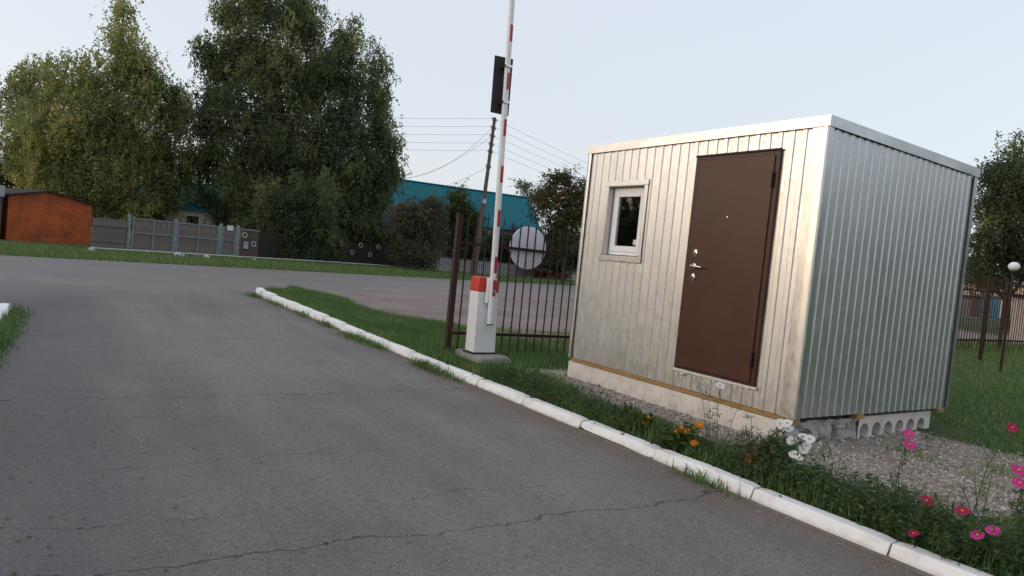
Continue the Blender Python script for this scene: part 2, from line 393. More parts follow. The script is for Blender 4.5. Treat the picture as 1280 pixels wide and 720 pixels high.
G1 = [(0, (.014, .024, .008)), (.45, (.030, .050, .013)), (.8, (.060, .080, .020)), (1, (.10, .11, .03))]
MT['birch_yellow'] = leaf_mat('birch_leaf_yellowing', [(0, (.105, .140, .055)), (.4, (.235, .275, .100)), (.75, (.385, .390, .135)), (1, (.52, .45, .16))], .5)
MT['birch_green'] = leaf_mat('birch_leaf_green', [(0, (.055, .080, .042)), (.4, (.150, .190, .085)), (.75, (.280, .310, .125)), (1, (.40, .40, .16))], .5)
MT['bush_brown'] = leaf_mat('bush_leaf_brown', [(0, (.050, .050, .030)), (.5, (.115, .105, .062)), (1, (.20, .17, .10))], .3)
MT['leaf_mid'] = leaf_mat('leaf_mid', [(0, (.018, .030, .009)), (.5, (.045, .068, .018)), (.85, (.10, .11, .03)), (1, (.19, .17, .03))], .28)
MT['rowan_leaf'] = leaf_mat('rowan_leaf', [(0, (.040, .055, .022)), (.5, (.090, .105, .040)), (.8, (.20, .12, .045)), (1, (.32, .10, .04))], .3)
MT['leaf_pale'] = leaf_mat('leaf_pale', [(0, (.06, .075, .04)), (.6, (.12, .14, .075)), (1, (.2, .21, .12))], .25)
MT['leaf_far'] = leaf_mat('leaf_far', [(0, (.028, .040, .022)), (1, (.080, .100, .045))], .25)
MT['grass'] = leaf_mat('grass_blade', [(0, (.062, .125, .038)), (.5, (.112, .215, .062)), (.85, (.190, .275, .095)), (1, (.34, .30, .16))], .38)
MT['herb'] = leaf_mat('herb_leaf', [(0, (.036, .070, .030)), (.5, (.065, .115, .044)), (.85, (.110, .160, .060)), (1, (.20, .20, .08))], .3)
MT['marigold_leaf'] = leaf_mat('marigold_leaf', [(0, (.028, .055, .014)), (.6, (.055, .095, .024)), (1, (.15, .15, .03))], .3)
MT['dryleaf'] = leaf_mat('dry_leaf', [(0, (.10, .045, .015)), (.5, (.19, .085, .025)), (1, (.28, .15, .05))], .2)
MT['stone'] = leaf_mat('gravel_stone', [(0, (.18, .155, .14)), (.4, (.36, .32, .29)), (.8, (.54, .49, .44)), (1, (.68, .63, .58))], .0)
MT['petal_pink'] = leaf_mat('petal_pink', [(0, (.52, .030, .22)), (1, (.70, .075, .36))], .35)
MT['petal_crimson'] = leaf_mat('petal_crimson', [(0, (.30, .010, .060)), (1, (.48, .022, .11))], .3)
MT['petal_white'] = leaf_mat('petal_white', [(0, (.74, .74, .74)), (1, (.82, .82, .82))], .3)
MT['petal_orange'] = leaf_mat('petal_orange', [(0, (.68, .17, .010)), (1, (.80, .30, .015))], .3)
MT['pollen'] = simple('pollen', (.62, .36, .03), (.45, .24, .02), 200, .9, bs=.3, bscale=500)
MT['redflower'] = leaf_mat('red_flower', [(0, (.05, .08, .02)), (.35, (.3, .02, .03)), (1, (.5, .03, .04))], .2)

# glass: dark pane that reflects the sky
Mg, nt, b, oc = new_mat('window_glass')
b.inputs['Base Color'].default_value = (.85, .88, .88, 1); b.inputs['Roughness'].default_value = .02
b.inputs['Transmission Weight'].default_value = 1.; b.inputs['IOR'].default_value = 1.45
MT['glass'] = Mg
MT['inside'] = simple('dark_interior', (.02, .018, .016), None, 4, .9, bs=0)

def struct(o): o['kind'] = 'structure'; return o

# ------------------------------------------------------------------ the ground
S = 2500
struct(MB().box(-S, S, -S, S, -.6, -.07).build('ground', MT['ground']))
# asphalt of the drive and the street: one flat sheet, the lawns and verges lie above it
q = [ST*-160+NS*8, ST*240+NS*8, ST*240+NS*-24.4, ST*-160+NS*-24.4]
rag = []
for i in range(161):            # slightly ragged far edge
    t = 240-400*i/160; rag.append(ST*t + NS*(-24.4 + .25*noise.noise(Vector((t*.35, 0, 0)))))
q = q[:2] + rag
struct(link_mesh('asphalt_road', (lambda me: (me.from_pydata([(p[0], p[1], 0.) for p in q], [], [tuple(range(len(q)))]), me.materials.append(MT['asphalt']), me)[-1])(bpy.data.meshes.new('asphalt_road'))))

def lawn_edge(u):
    """left limit (v) of the lawn beyond the rounded kerb end"""
    return 3.80 + np.where(u > 16.2, (u-16.2)*.75 + .12*np.sin(u*3.), 0)
def fields(u, v):
    """height, dirt and gravel of the lot right of the kerb"""
    x = E1[0]*u+E2[0]*v; y = E1[1]*u+E2[1]*v
    nn = x*NS[0]+y*NS[1]
    dirt = sstep(-.4, .5, v-(5.45 + .45*np.sin(u*1.3)*.4 + np.where(u < 12, (12-u)*.9, 0)))
    dirt = dirt*sstep(10.0, 11.6, u + .10*(v-6)) * sstep(40, 30, v)
    dirt = np.maximum(dirt, .55*sstep(8.3, 10, u)*sstep(5, 6.5, v)*sstep(30, 20, v))
    z = .085 + .28*sstep(3, 13, x) + .52*sstep(13, 50, x)*sstep(30, 10, u)
    z = z*(1-.65*dirt) + .012*np.sin(x*2.1)*np.cos(y*1.7)
    # bank down to the kerb / drive and to the street
    z = np.where(v < lawn_edge(u)+.35, np.minimum(z, .070+.05*(v-lawn_edge(u))), z)
    sl = sstep(-16.2, -14.2, nn + .35*np.sin(x*1.7)+.25*np.sin(x*4.1+1)); z = -.055 + (z+.055)*sl
    z = np.where(v < lawn_edge(u), -.055, z)
    # gravel bed round the cabin
    g = sstep(4.42, 4.72, v + .10*np.sin(u*4))*sstep(7.35, 7.0, v)*sstep(1.55, 2.0, u-.10*(v-5.6)+.12*np.sin(v*5))*sstep(6.9, 6.35, u)
    return x, y, z, dirt, g
us = np.concatenate([np.arange(-8, 0, .5), np.arange(0, 18, .11), np.arange(18, 30, .3), np.arange(30, 61, 2.)])
vs = np.concatenate([[3.72, 3.81], np.arange(3.9, 9, .1), np.arange(9, 22, .25), np.arange(22, 110, 2.)])
Ug, Vg = np.meshgrid(us, vs, indexing='ij')
gx, gy, gz, gd, gg = fields(Ug, Vg)
nu, nv = Ug.shape
idx = np.arange(nu*nv).reshape(nu, nv)
Fq = np.stack([idx[:-1, :-1], idx[1:, :-1], idx[1:, 1:], idx[:-1, 1:]], -1).reshape(-1, 4)[:, ::-1]
struct(link_mesh('lawn', np_mesh('lawn', np.stack([gx, gy, gz], -1).reshape(-1, 3), Fq, MT['lawn'], True,
       {'dirt': ('POINT', gd.ravel()), 'gravel': ('POINT', gg.ravel())})))
def lot_z(x, y):
    x = np.asarray(x, float); y = np.asarray(y, float)
    return fields(x*E1[0]+y*E1[1], x*E2[0]+y*E2[1])[2]
# lawn left of the drive
mb = MB()
def lp(u, v, z): return tuple(UV(u, v, z))
mb.hexa([lp(-8, -40, -.05), lp(-8, -.62, -.05), lp(11.5, -.62, -.05), lp(11.5, -40, -.05), lp(-8, -40, .10), lp(-8, -.62, .10), lp(11.4, -.62, .09), lp(11.4, -40, .09)])
struct(mb.build('grass_bank', MT['verge']))
# verge and yards beyond the street
ts = np.arange(-150, 241, 2.); ns = np.concatenate([[-24.05, -24.5, -25, -26, -28], np.arange(-30, -140, -4.)])
Tg, Ng = np.meshgrid(ts, ns, indexing='ij')
vx = Tg*ST[0]+Ng*NS[0]; vy = Tg*ST[1]+Ng*NS[1]
vz = verge_z(vx, vy)*sstep(-23.9, -25.5, Ng) + .012*np.sin(vx*1.3)*sstep(-24, -26, Ng); vz = np.where(Ng > -24.2, -.03, vz)
nu, nv = Tg.shape; idx = np.arange(nu*nv).reshape(nu, nv)
Fq = np.stack([idx[:-1, :-1], idx[1:, :-1], idx[1:, 1:], idx[:-1, 1:]], -1).reshape(-1, 4)
struct(link_mesh('verge', np_mesh('verge', np.stack([vx, vy, vz], -1).reshape(-1, 3), Fq[:, ::-1], MT['verge'], True)))

# ------------------------------------------------------------------ kerbs: whitewashed stones
def kerb_stone(L, seed):
    """local x along, y across (0 = road side), z up"""
    rn = random.Random(seed); n = 15
    prof = [(0, -.10), (.001, .016), (.023, .078), (.028, .087), (.037, .0915), (.118, .0935), (.128, .088), (.132, -.10)]
    V = []; Fc = []
    for i in range(n):
        x = L*i/(n-1); e = .012 if i in (0, n-1) else 0
        for (y, z) in prof:
            w = noise.noise(Vector((x*3+seed*7, y*9, z*9)))*.004+noise.noise(Vector((x*9+seed*3, y*20, z*20)))*.0016
            if i in (0, n-1): z -= (.004+.006*rn.random())*(z > .05); y += (.002+.004*rn.random())*(1 if y < .06 else -1)
            V.append((x, y+w*.7, z+w*(z > 0)))
    k = len(prof)
    for i in range(n-1):
        for j in range(k-1): Fc.append((i*k+j, (i+1)*k+j, (i+1)*k+j+1, i*k+j+1))
    Fc.append(tuple(range(k))); Fc.append(tuple(reversed([(n-1)*k+j for j in range(k)])))
    me = bpy.data.meshes.new('kerb_stone'); me.from_pydata(V, [], [f[::-1] for f in Fc]); me.materials.append(MT['kerb'])
    me.polygons.foreach_set('use_smooth', np.ones(len(me.polygons), bool)); me.set_sharp_from_angle(angle=math.radians(17)); return me
kmesh = [kerb_stone(.86, i) for i in range(6)]
kr = struct(empty('kerb', UV(0, 3.765)))
ang = math.atan2(E1[1], E1[0])
for i, u in enumerate(np.arange(.02, 16.0, .87)):
    jit = random.uniform(-.005, .005); far = max(0, (u-7)/9)
    loc = UV(u-.01, 3.765+jit*(1+far*1.6), -.004+random.uniform(-.004, .006)*(1+far)+.02*max(0, far)) - UV(0, 3.765)
    # local y must point to +E2: mirror in y by turning x along -E1
    o = link_mesh('kerb_stone', kmesh[i % 6], kr, loc + E1*.86, (random.uniform(-.012, .012)*(1+2*far), random.uniform(-.004, .004), ang+math.pi+random.uniform(-.004, .004)*(1+2*far)))
    o.scale = (1, 1+.35*far, 1+.55*far)
    if u > 15.6: o.location = tuple(loc + E1*.80 + E2*.05); o.rotation_euler[2] -= .12
# unpainted concrete bed under the road-side edge
bb = []; bf_ = []
for k in range(81):
    u_ = .0+16.*k/80; o_ = .006*noise.noise(Vector((u_*2.3, 0, 0)))+.006*noise.noise(Vector((u_*9, 3, 0)))
    for (dv__, z_) in ((-.030+o_, .001), (-.022+o_, .011), (.03, .016)): bb.append(tuple(UV(u_, dv__, z_)))
for k in range(80):
    for j in range(2): bf_.append((k*3+j, (k+1)*3+j, (k+1)*3+j+1, k*3+j+1))
me = bpy.data.meshes.new('kerb_bed'); me.from_pydata(bb, [], [f[::-1] for f in bf_]); me.materials.append(simple('dirty_concrete', (.20, .165, .14), (.12, .10, .085), 12, .95, bs=.6, bscale=60)); link_mesh('kerb_bed', me, kr)
kl = struct(empty('kerb', UV(11.5, -.545)))
for i, u in enumerate(np.arange(2.0, 11.0, .87)):
    loc = UV(u-11.5+.04, random.uniform(-.02, .02), random.uniform(-.01, .015)+.01)
    link_mesh('kerb_stone', kmesh[(i*5+2) % 6], kl, loc, (random.uniform(-.04, .04), 0, ang+random.uniform(-.015, .015)))

# ------------------------------------------------------------------ cabin clad in profiled sheet
CX, CY = 2.4103, 5.4685
W, D, ZB, ZT = 2.951, 2.67, .33, 2.805
cab = empty('guard_cabin', (CX, CY, .0), -YAW, 'small cabin clad in ribbed galvanised sheet with brown steel door and small window', 'cabin')
PITCH_R = .115
def rib_breaks(a, b, off=0.):
    k0 = math.floor((a-off)/PITCH_R)-1; xs = []
    for k in range(k0, int((b-off)/PITCH_R)+3):
        o = off+k*PITCH_R
        xs += [(o, 0.), (o+.055, 0.), (o+.064, .009), (o+.106, .009)]
        xs += [(o+.1149, 0.)]
    return xs
def rib_depth(x, off=0.):
    t = ((x-off) % PITCH_R)
    if t <= .055: return 0.
    if t <= .064: return (t-.055)/.009*.009
    if t <= .106: return .009
    return .009*(1-(t-.106)/.009)
def sheet(a, b, z0, z1, holes=(), off=0., seed=0, flip=False, dent=.0020):
    """ribbed sheet in the (s,z) plane; returns verts (s, depth, z) with depth>0 outward"""
    xs = {a, b}
    for x, _ in rib_breaks(a, b, off):
        if a < x < b: xs.add(round(x, 5))
    for h in holes:
        for x in (h[0], h[1]):
            if a < x < b: xs.add(x)
    xs = sorted(xs); xs = [x for i, x in enumerate(xs) if i == 0 or x-xs[i-1] > 1e-4]
    zs = set(np.linspace(z0, z1, 31))
    for h in holes:
        zs |= {z for z in (h[2], h[3]) if z0 < z < z1}
    zs = sorted(zs)
    V = []; Fc = []
    for x in xs:
        for z in zs:
            w = noise.noise(Vector((x*1.6+seed*3.1, z*1.1, seed)))*dent*1.3 + noise.noise(Vector((x*6+seed, z*2.3, 4.)))*dent*.7
            V.append((x, rib_depth(x, off)+w, z))
    n = len(zs)
    for i in range(len(xs)-1):
        for j in range(n-1):
            xm = (xs[i]+xs[i+1])/2; zm = (zs[j]+zs[j+1])/2
            if any(h[0] < xm < h[1] and h[2] < zm < h[3] for h in holes): continue
            Fc.append((i*n+j, (i+1)*n+j, (i+1)*n+j+1, i*n+j+1))
    return V, Fc
def sheet_obj(name, V, Fc, fn):
    me = bpy.data.meshes.new(name); me.from_pydata([fn(*p) for p in V], [], Fc); me.materials.append(MT['galv'])
    me.polygons.foreach_set('use_smooth', np.ones(len(me.polygons), bool)); me.set_sharp_from_angle(angle=math.radians(24))
    return link_mesh(name, me, cab)
DX0, DX1, DZ0, DZ1 = -1.312, -.392, .512, 2.560        # door frame outer
WX0, WX1, WZ0, WZ1 = -2.545, -1.985, 1.560, 2.325      # window opening
holes = [(DX0+.01, DX1-.01, DZ0+.01, DZ1-.01), (WX0, WX1, WZ0, WZ1)]
cuts = [-W+.02, -W+.02+.92, -W+.02+.92*2, -W+.02+.92*3, -.10]
for i in range(4):
    V, Fc = sheet(cuts[i]-(.004 if i else 0), cuts[i+1], ZB, ZT-.03, holes, off=-W+.02, seed=i)
    sheet_obj('wall_sheet', V, Fc, lambda s, d, z, i=i: (s, -d-.0015*(i % 2), z))
ys = [.06, .98, 1.90, D-.02]
for i in range(3):
    V, Fc = sheet(ys[i]-(.004 if i else 0), ys[i+1], ZB-.005*i, ZT-.03, (), off=.06, seed=i+11, dent=.0024)
    sheet_obj('wall_sheet', V, Fc, lambda s, d, z, i=i: (d+.0015*(i % 2), s, z))
V, Fc = sheet(-W, 0, ZB, ZT-.03, (), seed=31); sheet_obj('wall_sheet', V, Fc, lambda s, d, z: (s, D+d, z))
V, Fc = sheet(0, D, ZB, ZT-.03, (), seed=41); sheet_obj('wall_sheet', V, Fc, lambda s, d, z: (-W-d, s, z))
# dark lining so that no light leaks
mb = MB(); t = .03
mb.box(-W+.01, -.012, D-.06, D-.03, ZB+.03, ZT-.05); mb.box(-W+.02, -W+.05, .02, D-.06, ZB+.03, ZT-.05)
mb.box(-.06, -.03, .10, D-.06, ZB+.03, ZT-.05); mb.box(-W+.05, -.06, .10, D-.06, ZB+.03, ZB+.06)
mb.build('lining', MT['inside'], cab)
# roof with fascia
mb = MB(); mb.box(-W-.012, .010, -.008, D+.03, ZT-.035, ZT-.008)
MB().box(-W-.029, .029, -.029, D+.05, ZT-.006, ZT+.0035).build('roof', MT['trim'], cab)
mb.build('roof_deck', MT['inside'], cab)
def wavy_strip(name, length, h, fn, seed, n=30, thick=.0015, lip=.006):
    V = []; Fc = []
    for i in range(n+1):
        s = length*i/n
        w = noise.noise(Vector((s*2.2, seed, 0)))*.0045
        w2 = noise.noise(Vector((s*3.1, seed, 5)))*.004
        for (d, z) in ((0, h), (w2*.6, h*.5), (w, 0.), (w-.004, -.001)):
            V.append(fn(s, d, z))
    for i in range(n):
        for j in range(3): Fc.append((i*4+j, i*4+j+1, (i+1)*4+j+1, (i+1)*4+j))
    me = bpy.data.meshes.new(name); me.from_pydata(V, [], Fc); me.materials.append(MT['trim'])
    me.polygons.foreach_set('use_smooth', np.ones(len(me.polygons), bool)); me.set_sharp_from_angle(angle=math.radians(50))
    return link_mesh(name, me, cab)
FH = .088
wavy_strip('fascia', W+.06, FH, lambda s, d, z: (-W-.03+s, -.030-d, ZT+.004-FH+z), 1)
wavy_strip('fascia', D+.07, FH, lambda s, d, z: (.030+d, -.030+s, ZT+.0035-FH+z), 2)
wavy_strip('fascia', D+.07, FH, lambda s, d, z: (-W-.030-d, -.028+s, ZT+.0035-FH+z), 3)
# corner flashing: one folded L-shaped strip, dented
def corner(name, leg_a, leg_b, fn, seed, z0=ZB-.004, z1=ZT-FH+.012):
    V = []; Fc = []; n = 40
    for i in range(n+1):
        z = z0+(z1-z0)*i/n
        w = noise.noise(Vector((seed, z*2.4, 0)))*.004; w2 = noise.noise(Vector((seed+5, z*3.4, 0)))*.004
        for (a, c) in ((leg_a, .0), (leg_a*.5, .003+w), (.006, .0035), (0, .001)): V.append(fn(a, c, z, 0))
        for (a, c) in ((.006, .0035), (leg_b*.5, .003+w2), (leg_b, 0.)): V.append(fn(a, c, z, 1))
    for i in range(n):
        for j in range(6): Fc.append((i*7+j, i*7+j+1, (i+1)*7+j+1, (i+1)*7+j))
    me = bpy.data.meshes.new(name); me.from_pydata(V, [], Fc); me.materials.append(MT['trim'])
    me.polygons.foreach_set('use_smooth', np.ones(len(me.polygons), bool)); me.set_sharp_from_angle(angle=math.radians(35))
    return link_mesh(name, me, cab)
corner('corner_trim', .135, .075, lambda a, c, z, k: (-a+.012, -.0185-c, z) if k == 0 else (.0195+c, a-.0185, z), 3)
corner('corner_trim', .05, .05, lambda a, c, z, k: (-W+a-.012, -.0185-c, z) if k == 0 else (-W-.0195-c, a-.0185, z), 9)
corner('corner_trim', .06, .05, lambda a, c, z, k: (.0185+c, D-a+.012, z) if k == 0 else (-a+.0185, D+.0195+c, z), 14)
# screws
mb = MB()
for z in (.42, 1.08, 1.72, 2.40, 2.66):
    for k in range(26):
        x = -W+.02+.115*k+.028+random.uniform(-.006, .006)
        if k % 2 or x > -.12: continue
        if any(h[0]-.05 < x < h[1]+.05 and h[2]-.05 < z < h[3]+.05 for h in holes): continue
        mb.lathe([(.006, 0), (.0055, .002), (.0035, .0035)], 6, Matrix.Translation((x, -.001, z+random.uniform(-.012, .012))) @ Matrix.Rotation(math.pi/2, 4, 'X'))
    for k in range(22):
        y = .06+.115*k+.085
        if k % 2 or y > D-.1: continue
        mb.lathe([(.006, 0), (.0055, .002), (.0035, .0035)], 6, Matrix.Translation((.0095, y, z+random.uniform(-.012, .012))) @ Matrix.Rotation(math.pi/2, 4, 'Y'))
tag(mb.build('screws', MT['trim'], cab), kind='stuff')
# base timbers
MB().box(-W+.01, -.004, .006, .10, ZB-.046, ZB-.002).build('base_beam', MT['timber'], cab, bevel=.004)
for y in (.95, 2.48):
    MB().box(-.30, .012 if y < 2 else .02, y, y+.11, ZB-.048, ZB-.008).build('cross_beam', MT['timber'], cab, bevel=.004)
MB().box(-W+.01, -.004, D-.12, D-.02, ZB-.046, ZB-.002).build('base_beam', MT['timber'], cab)
MB().box(-W+.1, -.05, .101, D-.121, ZB-.03, ZB+.02).build('floor_board', MT['inside'], cab)
# ---- door
fr = MB()
fwd = .062
fr.box(DX0, DX0+fwd, -.028, .05, DZ0, DZ1); fr.box(DX1-fwd, DX1, -.028, .05, DZ0, DZ1)
fr.box(DX0+fwd, DX1-fwd, -.028, .05, DZ1-fwd+.012, DZ1); fr.box(DX0+fwd, DX1-fwd, -.024, .05, DZ0, DZ0+.022)
fr.build('door_frame', MT['door_frame'], cab, bevel=.004)
dp = MB(); px0, px1, pz0, pz1 = DX0+fwd-.004, DX1-fwd+.020, DZ0+.026, DZ1-fwd+.020
dp.box(px0+.002, px1-.002, -.041, -.0295, pz0, pz1)
door = dp.build('door', MT['door'], cab, bevel=.003)
Mx = Matrix.Rotation(math.pi/2, 4, 'X')
def esc(z, r):
    return Matrix.Translation((-1.185, -.041, z)) @ Mx
for z in (1.637, 1.405):
    e = MB(); e.lathe([(.026, 0), (.026, .006), (.020, .010), (.012, .011)], 20, Matrix.Translation((-1.185, -.041, z)) @ Mx @ Matrix.Diagonal((1, 1.45, 1, 1)))
    e.build('lock_plate', MT['chrome'], door, smooth=True)
e = MB(); e.lathe([(.027, 0), (.027, .008), (.016, .012), (.011, .045), (.011, .052)], 18, Matrix.Translation((-1.185, -.041, 1.512)) @ Mx)
e.tube([(-1.19, -.091, 1.512), (-1.14, -.095, 1.512), (-1.10, -.092, 1.508), (-1.062, -.087, 1.505)], [.011, .0105, .009, .0075], 10)
e.build('door_handle', MT['chrome'], door, smooth=True)
MB().lathe([(.010, 0), (.010, .004), (.006, .006)], 14, Matrix.Translation((-.863, -.041, 1.98)) @ Mx).build('peephole', MT['chrome'], door, smooth=True)
for z in (2.305, .74):
    MB().tube([(DX1-fwd-.010+.028, -.046, z-.065), (DX1-fwd-.010+.028, -.046, z+.065)], .0105, 10).build('hinge', MT['black'], cab)
MB().box(DX0-.004, DX1+.004, -.040, -.012, DZ1+.001, DZ1+.016).build('drip_strip', MT['black'], cab)
# foam and white sill under the door
mb = MB()
mb.box(DX0-.01, DX1+.02, -.030, -.012, DZ0-.026, DZ0-.002)
mb.build('door_sill', MT['foam'], cab, bevel=.004)
mb = MB()
for i in range(9):
    x = random.uniform(DX0+.02, DX1-.05); r = random.uniform(.007, .018)
    mb.lathe([(r*.5, 0), (r, r*.5), (r*.8, r), (r*.3, r*1.3)], 7, Matrix.Translation((x, -.022, DZ0-.035+random.uniform(-.025, .012))) @ Mx @ Matrix.Diagonal((random.uniform(.8, 1.8), 1, 1, 1)))
tag(mb.build('foam_blobs', MT['foam'], cab, smooth=True), kind='stuff')
# ---- window
win = empty('window', (0, 0, 0)); win.parent = cab
fy = .055
fm = MB(); a = .048
fm.box(WX0+.012, WX0+.012+a, fy, fy+.06, WZ0+.012, WZ1-.012); fm.box(WX1-.012-a, WX1-.012, fy, fy+.06, WZ0+.012, WZ1-.012)
fm.box(WX0+.012+a, WX1-.012-a, fy, fy+.06, WZ1-.012-a, WZ1-.012); fm.box(WX0+.012+a, WX1-.012-a, fy, fy+.06, WZ0+.012, WZ0+.012+a)
fm.build('frame', MT['pvc'], win, bevel=.004)
sx0, sx1, sz0, sz1 = WX0+.06, WX1-.06, WZ0+.06, WZ1-.06
sm = MB(); a = .052
sm.box(sx0-.012, sx0+a, fy-.012, fy+.03, sz0-.012, sz1+.012); sm.box(sx1-a, sx1+.012, fy-.012, fy+.03, sz0-.012, sz1+.012)
sm.box(sx0+a, sx1-a, fy-.012, fy+.03, sz1-a, sz1+.012); sm.box(sx0+a, sx1-a, fy-.012, fy+.03, sz0-.012, sz0+a)
sm.build('sash', MT['pvc'], win, bevel=.005)
MB().box(sx0+a-.003, sx1-a+.003, fy+.006, fy+.010, sz0+a-.003, sz1-a+.003).build('pane', MT['glass'], win)
MB().box(sx1-a-.055, sx1-a-.006, fy+.001, fy+.003, sz0+a+.018, sz0+a+.075).build('sticker', MT['paper'], win, rot=None)
# flashing round the window
def strip(x0, x1, z0, z1, y0, y1, nm='window_flashing'):
    return MB().box(x0, x1, y0, y1, z0, z1).build(nm, MT['trim'], cab, bevel=.002)
strip(WX0-.055, WX1+.055, WZ1, WZ1+.058, -.026, -.020); strip(WX0-.055, WX1+.055, WZ0-.062, WZ0, -.027, -.020)
strip(WX0-.05, WX0, WZ0+.001, WZ1-.001, -.0245, -.0195); strip(WX1, WX1+.05, WZ0+.001, WZ1-.001, -.0245, -.0195)
strip(WX0+.001, WX0+.004, WZ0+.004, WZ1-.004, -.019, fy+.05, 'window_reveal'); strip(WX1-.004, WX1-.001, WZ0+.004, WZ1-.004, -.019, fy+.05, 'window_reveal')
strip(WX0+.001, WX1-.001, WZ1-.004, WZ1-.001, -.019, fy+.05, 'window_reveal'); strip(WX0+.001, WX1-.001, WZ0+.001, WZ0+.004, -.0265, fy+.05, 'window_reveal')
# inner dark box behind the window
# ------------------------------------------------------------------ hollow-core slab under the cabin
slab = empty('foundation_slab', (CX, CY, .0), -YAW, 'grey hollow-core concrete slab with open round cores lying under the cabin', 'slab')
SZ0, SZ1 = .0, ZB-.05
def holed_face(fn, a, b, z0, z1, holes, depth, n=20):
    """wall with real round tunnels; s from a to b"""
    V = []; Fc = []
    edges = [a]
    for i, (c, r) in enumerate(holes):
        nxt = holes[i+1][0] if i+1 < len(holes) else None
        edges.append((c+nxt)/2 if nxt else b)
    for i, (c, r) in enumerate(holes):
        s0, s1 = edges[i], edges[i+1]; zc = (z0+z1)/2
        base = len(V); ring = []; outer = []
        for k in range(n):
            t = 2*math.pi*k/n; cx, cz = math.cos(t), math.sin(t)
            V.append(fn(c+r*cx, 0, zc+r*cz)); ring.append(len(V)-1)
            w = (s1-c) if cx > 0 else (c-s0); hh = (z1-zc)
            sc_ = min(w/abs(cx) if abs(cx) > 1e-6 else 1e9, hh/abs(cz) if abs(cz) > 1e-6 else 1e9)
            V.append(fn(c+sc_*cx, 0, zc+sc_*cz)); outer.append(len(V)-1)
            V.append(fn(c+r*cx*.97, depth, zc+r*cz*.97))
        for k in range(n):
            k2 = (k+1) % n
            Fc.append((ring[k], outer[k], outer[k2], ring[k2]))
            Fc.append((ring[k2], ring[k2]+2, ring[k]+2, ring[k]))
        # corner fills
        for sx, sz in ((s1, z1), (s0, z1), (s0, z0), (s1, z0)):
            V.append(fn(sx, 0, sz)); ci = len(V)-1
            best = sorted(range(n), key=lambda k: (Vector(V[outer[k]])-Vector(V[ci])).length)
            kk = [k for k in best[:3]]
            # neighbours on both sides of the corner
            th = math.atan2(sz-zc, sx-c) % (2*math.pi); k0 = int(th/(2*math.pi/n)) % n
            Fc.append((outer[k0], ci, outer[(k0+1) % n]))
        Fc.append(tuple(ring[k]+2 for k in range(n)))
    me = bpy.data.meshes.new('cored_face'); me.from_pydata(V, [], Fc); me.materials.append(MT['concrete']); return me
# body
SD = 2.47
XR = -.05
MB().box(-W-.01, XR-.42, .012, SD, SZ0, SZ1).build('slab_body', MT['concrete'], slab)
hl = [(1.10+.215*k+.11, .078) for k in range(6)]
me = holed_face(lambda s, d, z: (XR-d, s, z), 1.10, SD-.003, SZ0, SZ1-.001, hl, .36)
link_mesh('cored_face', me, slab)
MB().box(XR-.41, XR, 1.101, SD-.002, SZ1-.0005, SZ1+.004).build('slab_top', MT['concrete'], slab)
MB().box(XR-.418, XR-.001, SD-.0025, SD+.004, SZ0, SZ1).build('slab_side', MT['concrete'], slab)
# broken part near the front corner: rough lumps with remains of cores
def rock(c, r, seed, sub=2, sq=(1, 1, 1), amp=.35):
    import bmesh
    bm = bmesh.new(); bmesh.ops.create_icosphere(bm, subdivisions=sub, radius=1)
    for v in bm.verts:
        d = 1+amp*noise.noise(v.co*1.6+Vector((seed, seed*.7, 0)))+amp*.5*noise.noise(v.co*4+Vector((0, seed, 3)))
        v.co = Vector((v.co.x*sq[0]*r*d+c[0], v.co.y*sq[1]*r*d+c[1], v.co.z*sq[2]*r*d+c[2]))
    me = bpy.data.meshes.new('lump'); bm.to_mesh(me); bm.free(); return me
def ragged_block(fn, a, b, z0, z1, seed, n=44, m_=14):
    V = []; Fc = []
    for i in range(n+1):
        for j in range(m_+1):
            s = a+(b-a)*i/n; z = z0+(z1-z0)*j/m_
            core = min(abs((s-a+.05) % .215-.107), .107); inside = math.hypot((s-a+.05) % .215-.107, z-(z0+z1)/2) < .07
            d = .07*noise.noise(Vector((s*9, z*9, seed)))+.05*noise.noise(Vector((s*23, z*23, seed)))+(.11 if inside and (int((s-a+.05)/.215) in (1, 3)) else 0)
            d = max(d, -.02); d *= 1.0 if j not in (0,) else .2
            V.append(fn(s, d, z))
    for i in range(n):
        for j in range(m_): Fc.append((i*(m_+1)+j, (i+1)*(m_+1)+j, (i+1)*(m_+1)+j+1, i*(m_+1)+j+1))
    me = bpy.data.meshes.new('broken_edge'); me.from_pydata(V, [], Fc); me.materials.append(MT['rubble']); return me
link_mesh('broken_edge', ragged_block(lambda s, d, z: (XR-.01-d, s, z), .012, 1.10, SZ0, SZ1, 2.), slab)
MB().box(XR-.42, XR-.15, .012, 1.10, SZ0, SZ1-.002).build('broken_core', MT['rubble'], slab)
# front: plugged cores show as faint discs and rims
MB().box(-W-.012, XR-.03, .002, .014, SZ0, SZ1).build('slab_front', MT['concrete'], slab)
for k in range(13):
    x = -W+.14+.212*k
    if x > -.12: break
    mb = MB(); mb.torus(.074, .006, Matrix.Translation((x, .002, .165)) @ Mx, 22, 5)
    mb.lathe([(.071, 0), (.071, .002), (.066, .004)], 22, Matrix.Translation((x, .002, .165)) @ Mx)
    mb.build('core_plug', MT['concrete'], slab, smooth=True)

# ------------------------------------------------------------------ boom barrier
bp = UV(7.72, 4.62); bz = float(lot_z(bp[0], bp[1]))
BU0 = 7.36
bp = on_plane(600, 441, E1, BU0)
print('barrier base', bp)
BX = np.array([bp[0], bp[1], float(bp[2])])
bar = empty('boom_barrier', tuple(BX), -YAW, 'white boom barrier with red cap and raised striped boom beside the fence post', 'barrier')
MB().hexa([(-.42, -.22, -.12), (.40, -.24, -.12), (.43, .30, -.12), (-.40, .28, -.12), (-.34, -.17, .0), (.33, -.19, .0), (.34, .24, .005), (-.33, .23, .0)]).build('concrete_pad', MT['pad'], bar, bevel=.02)
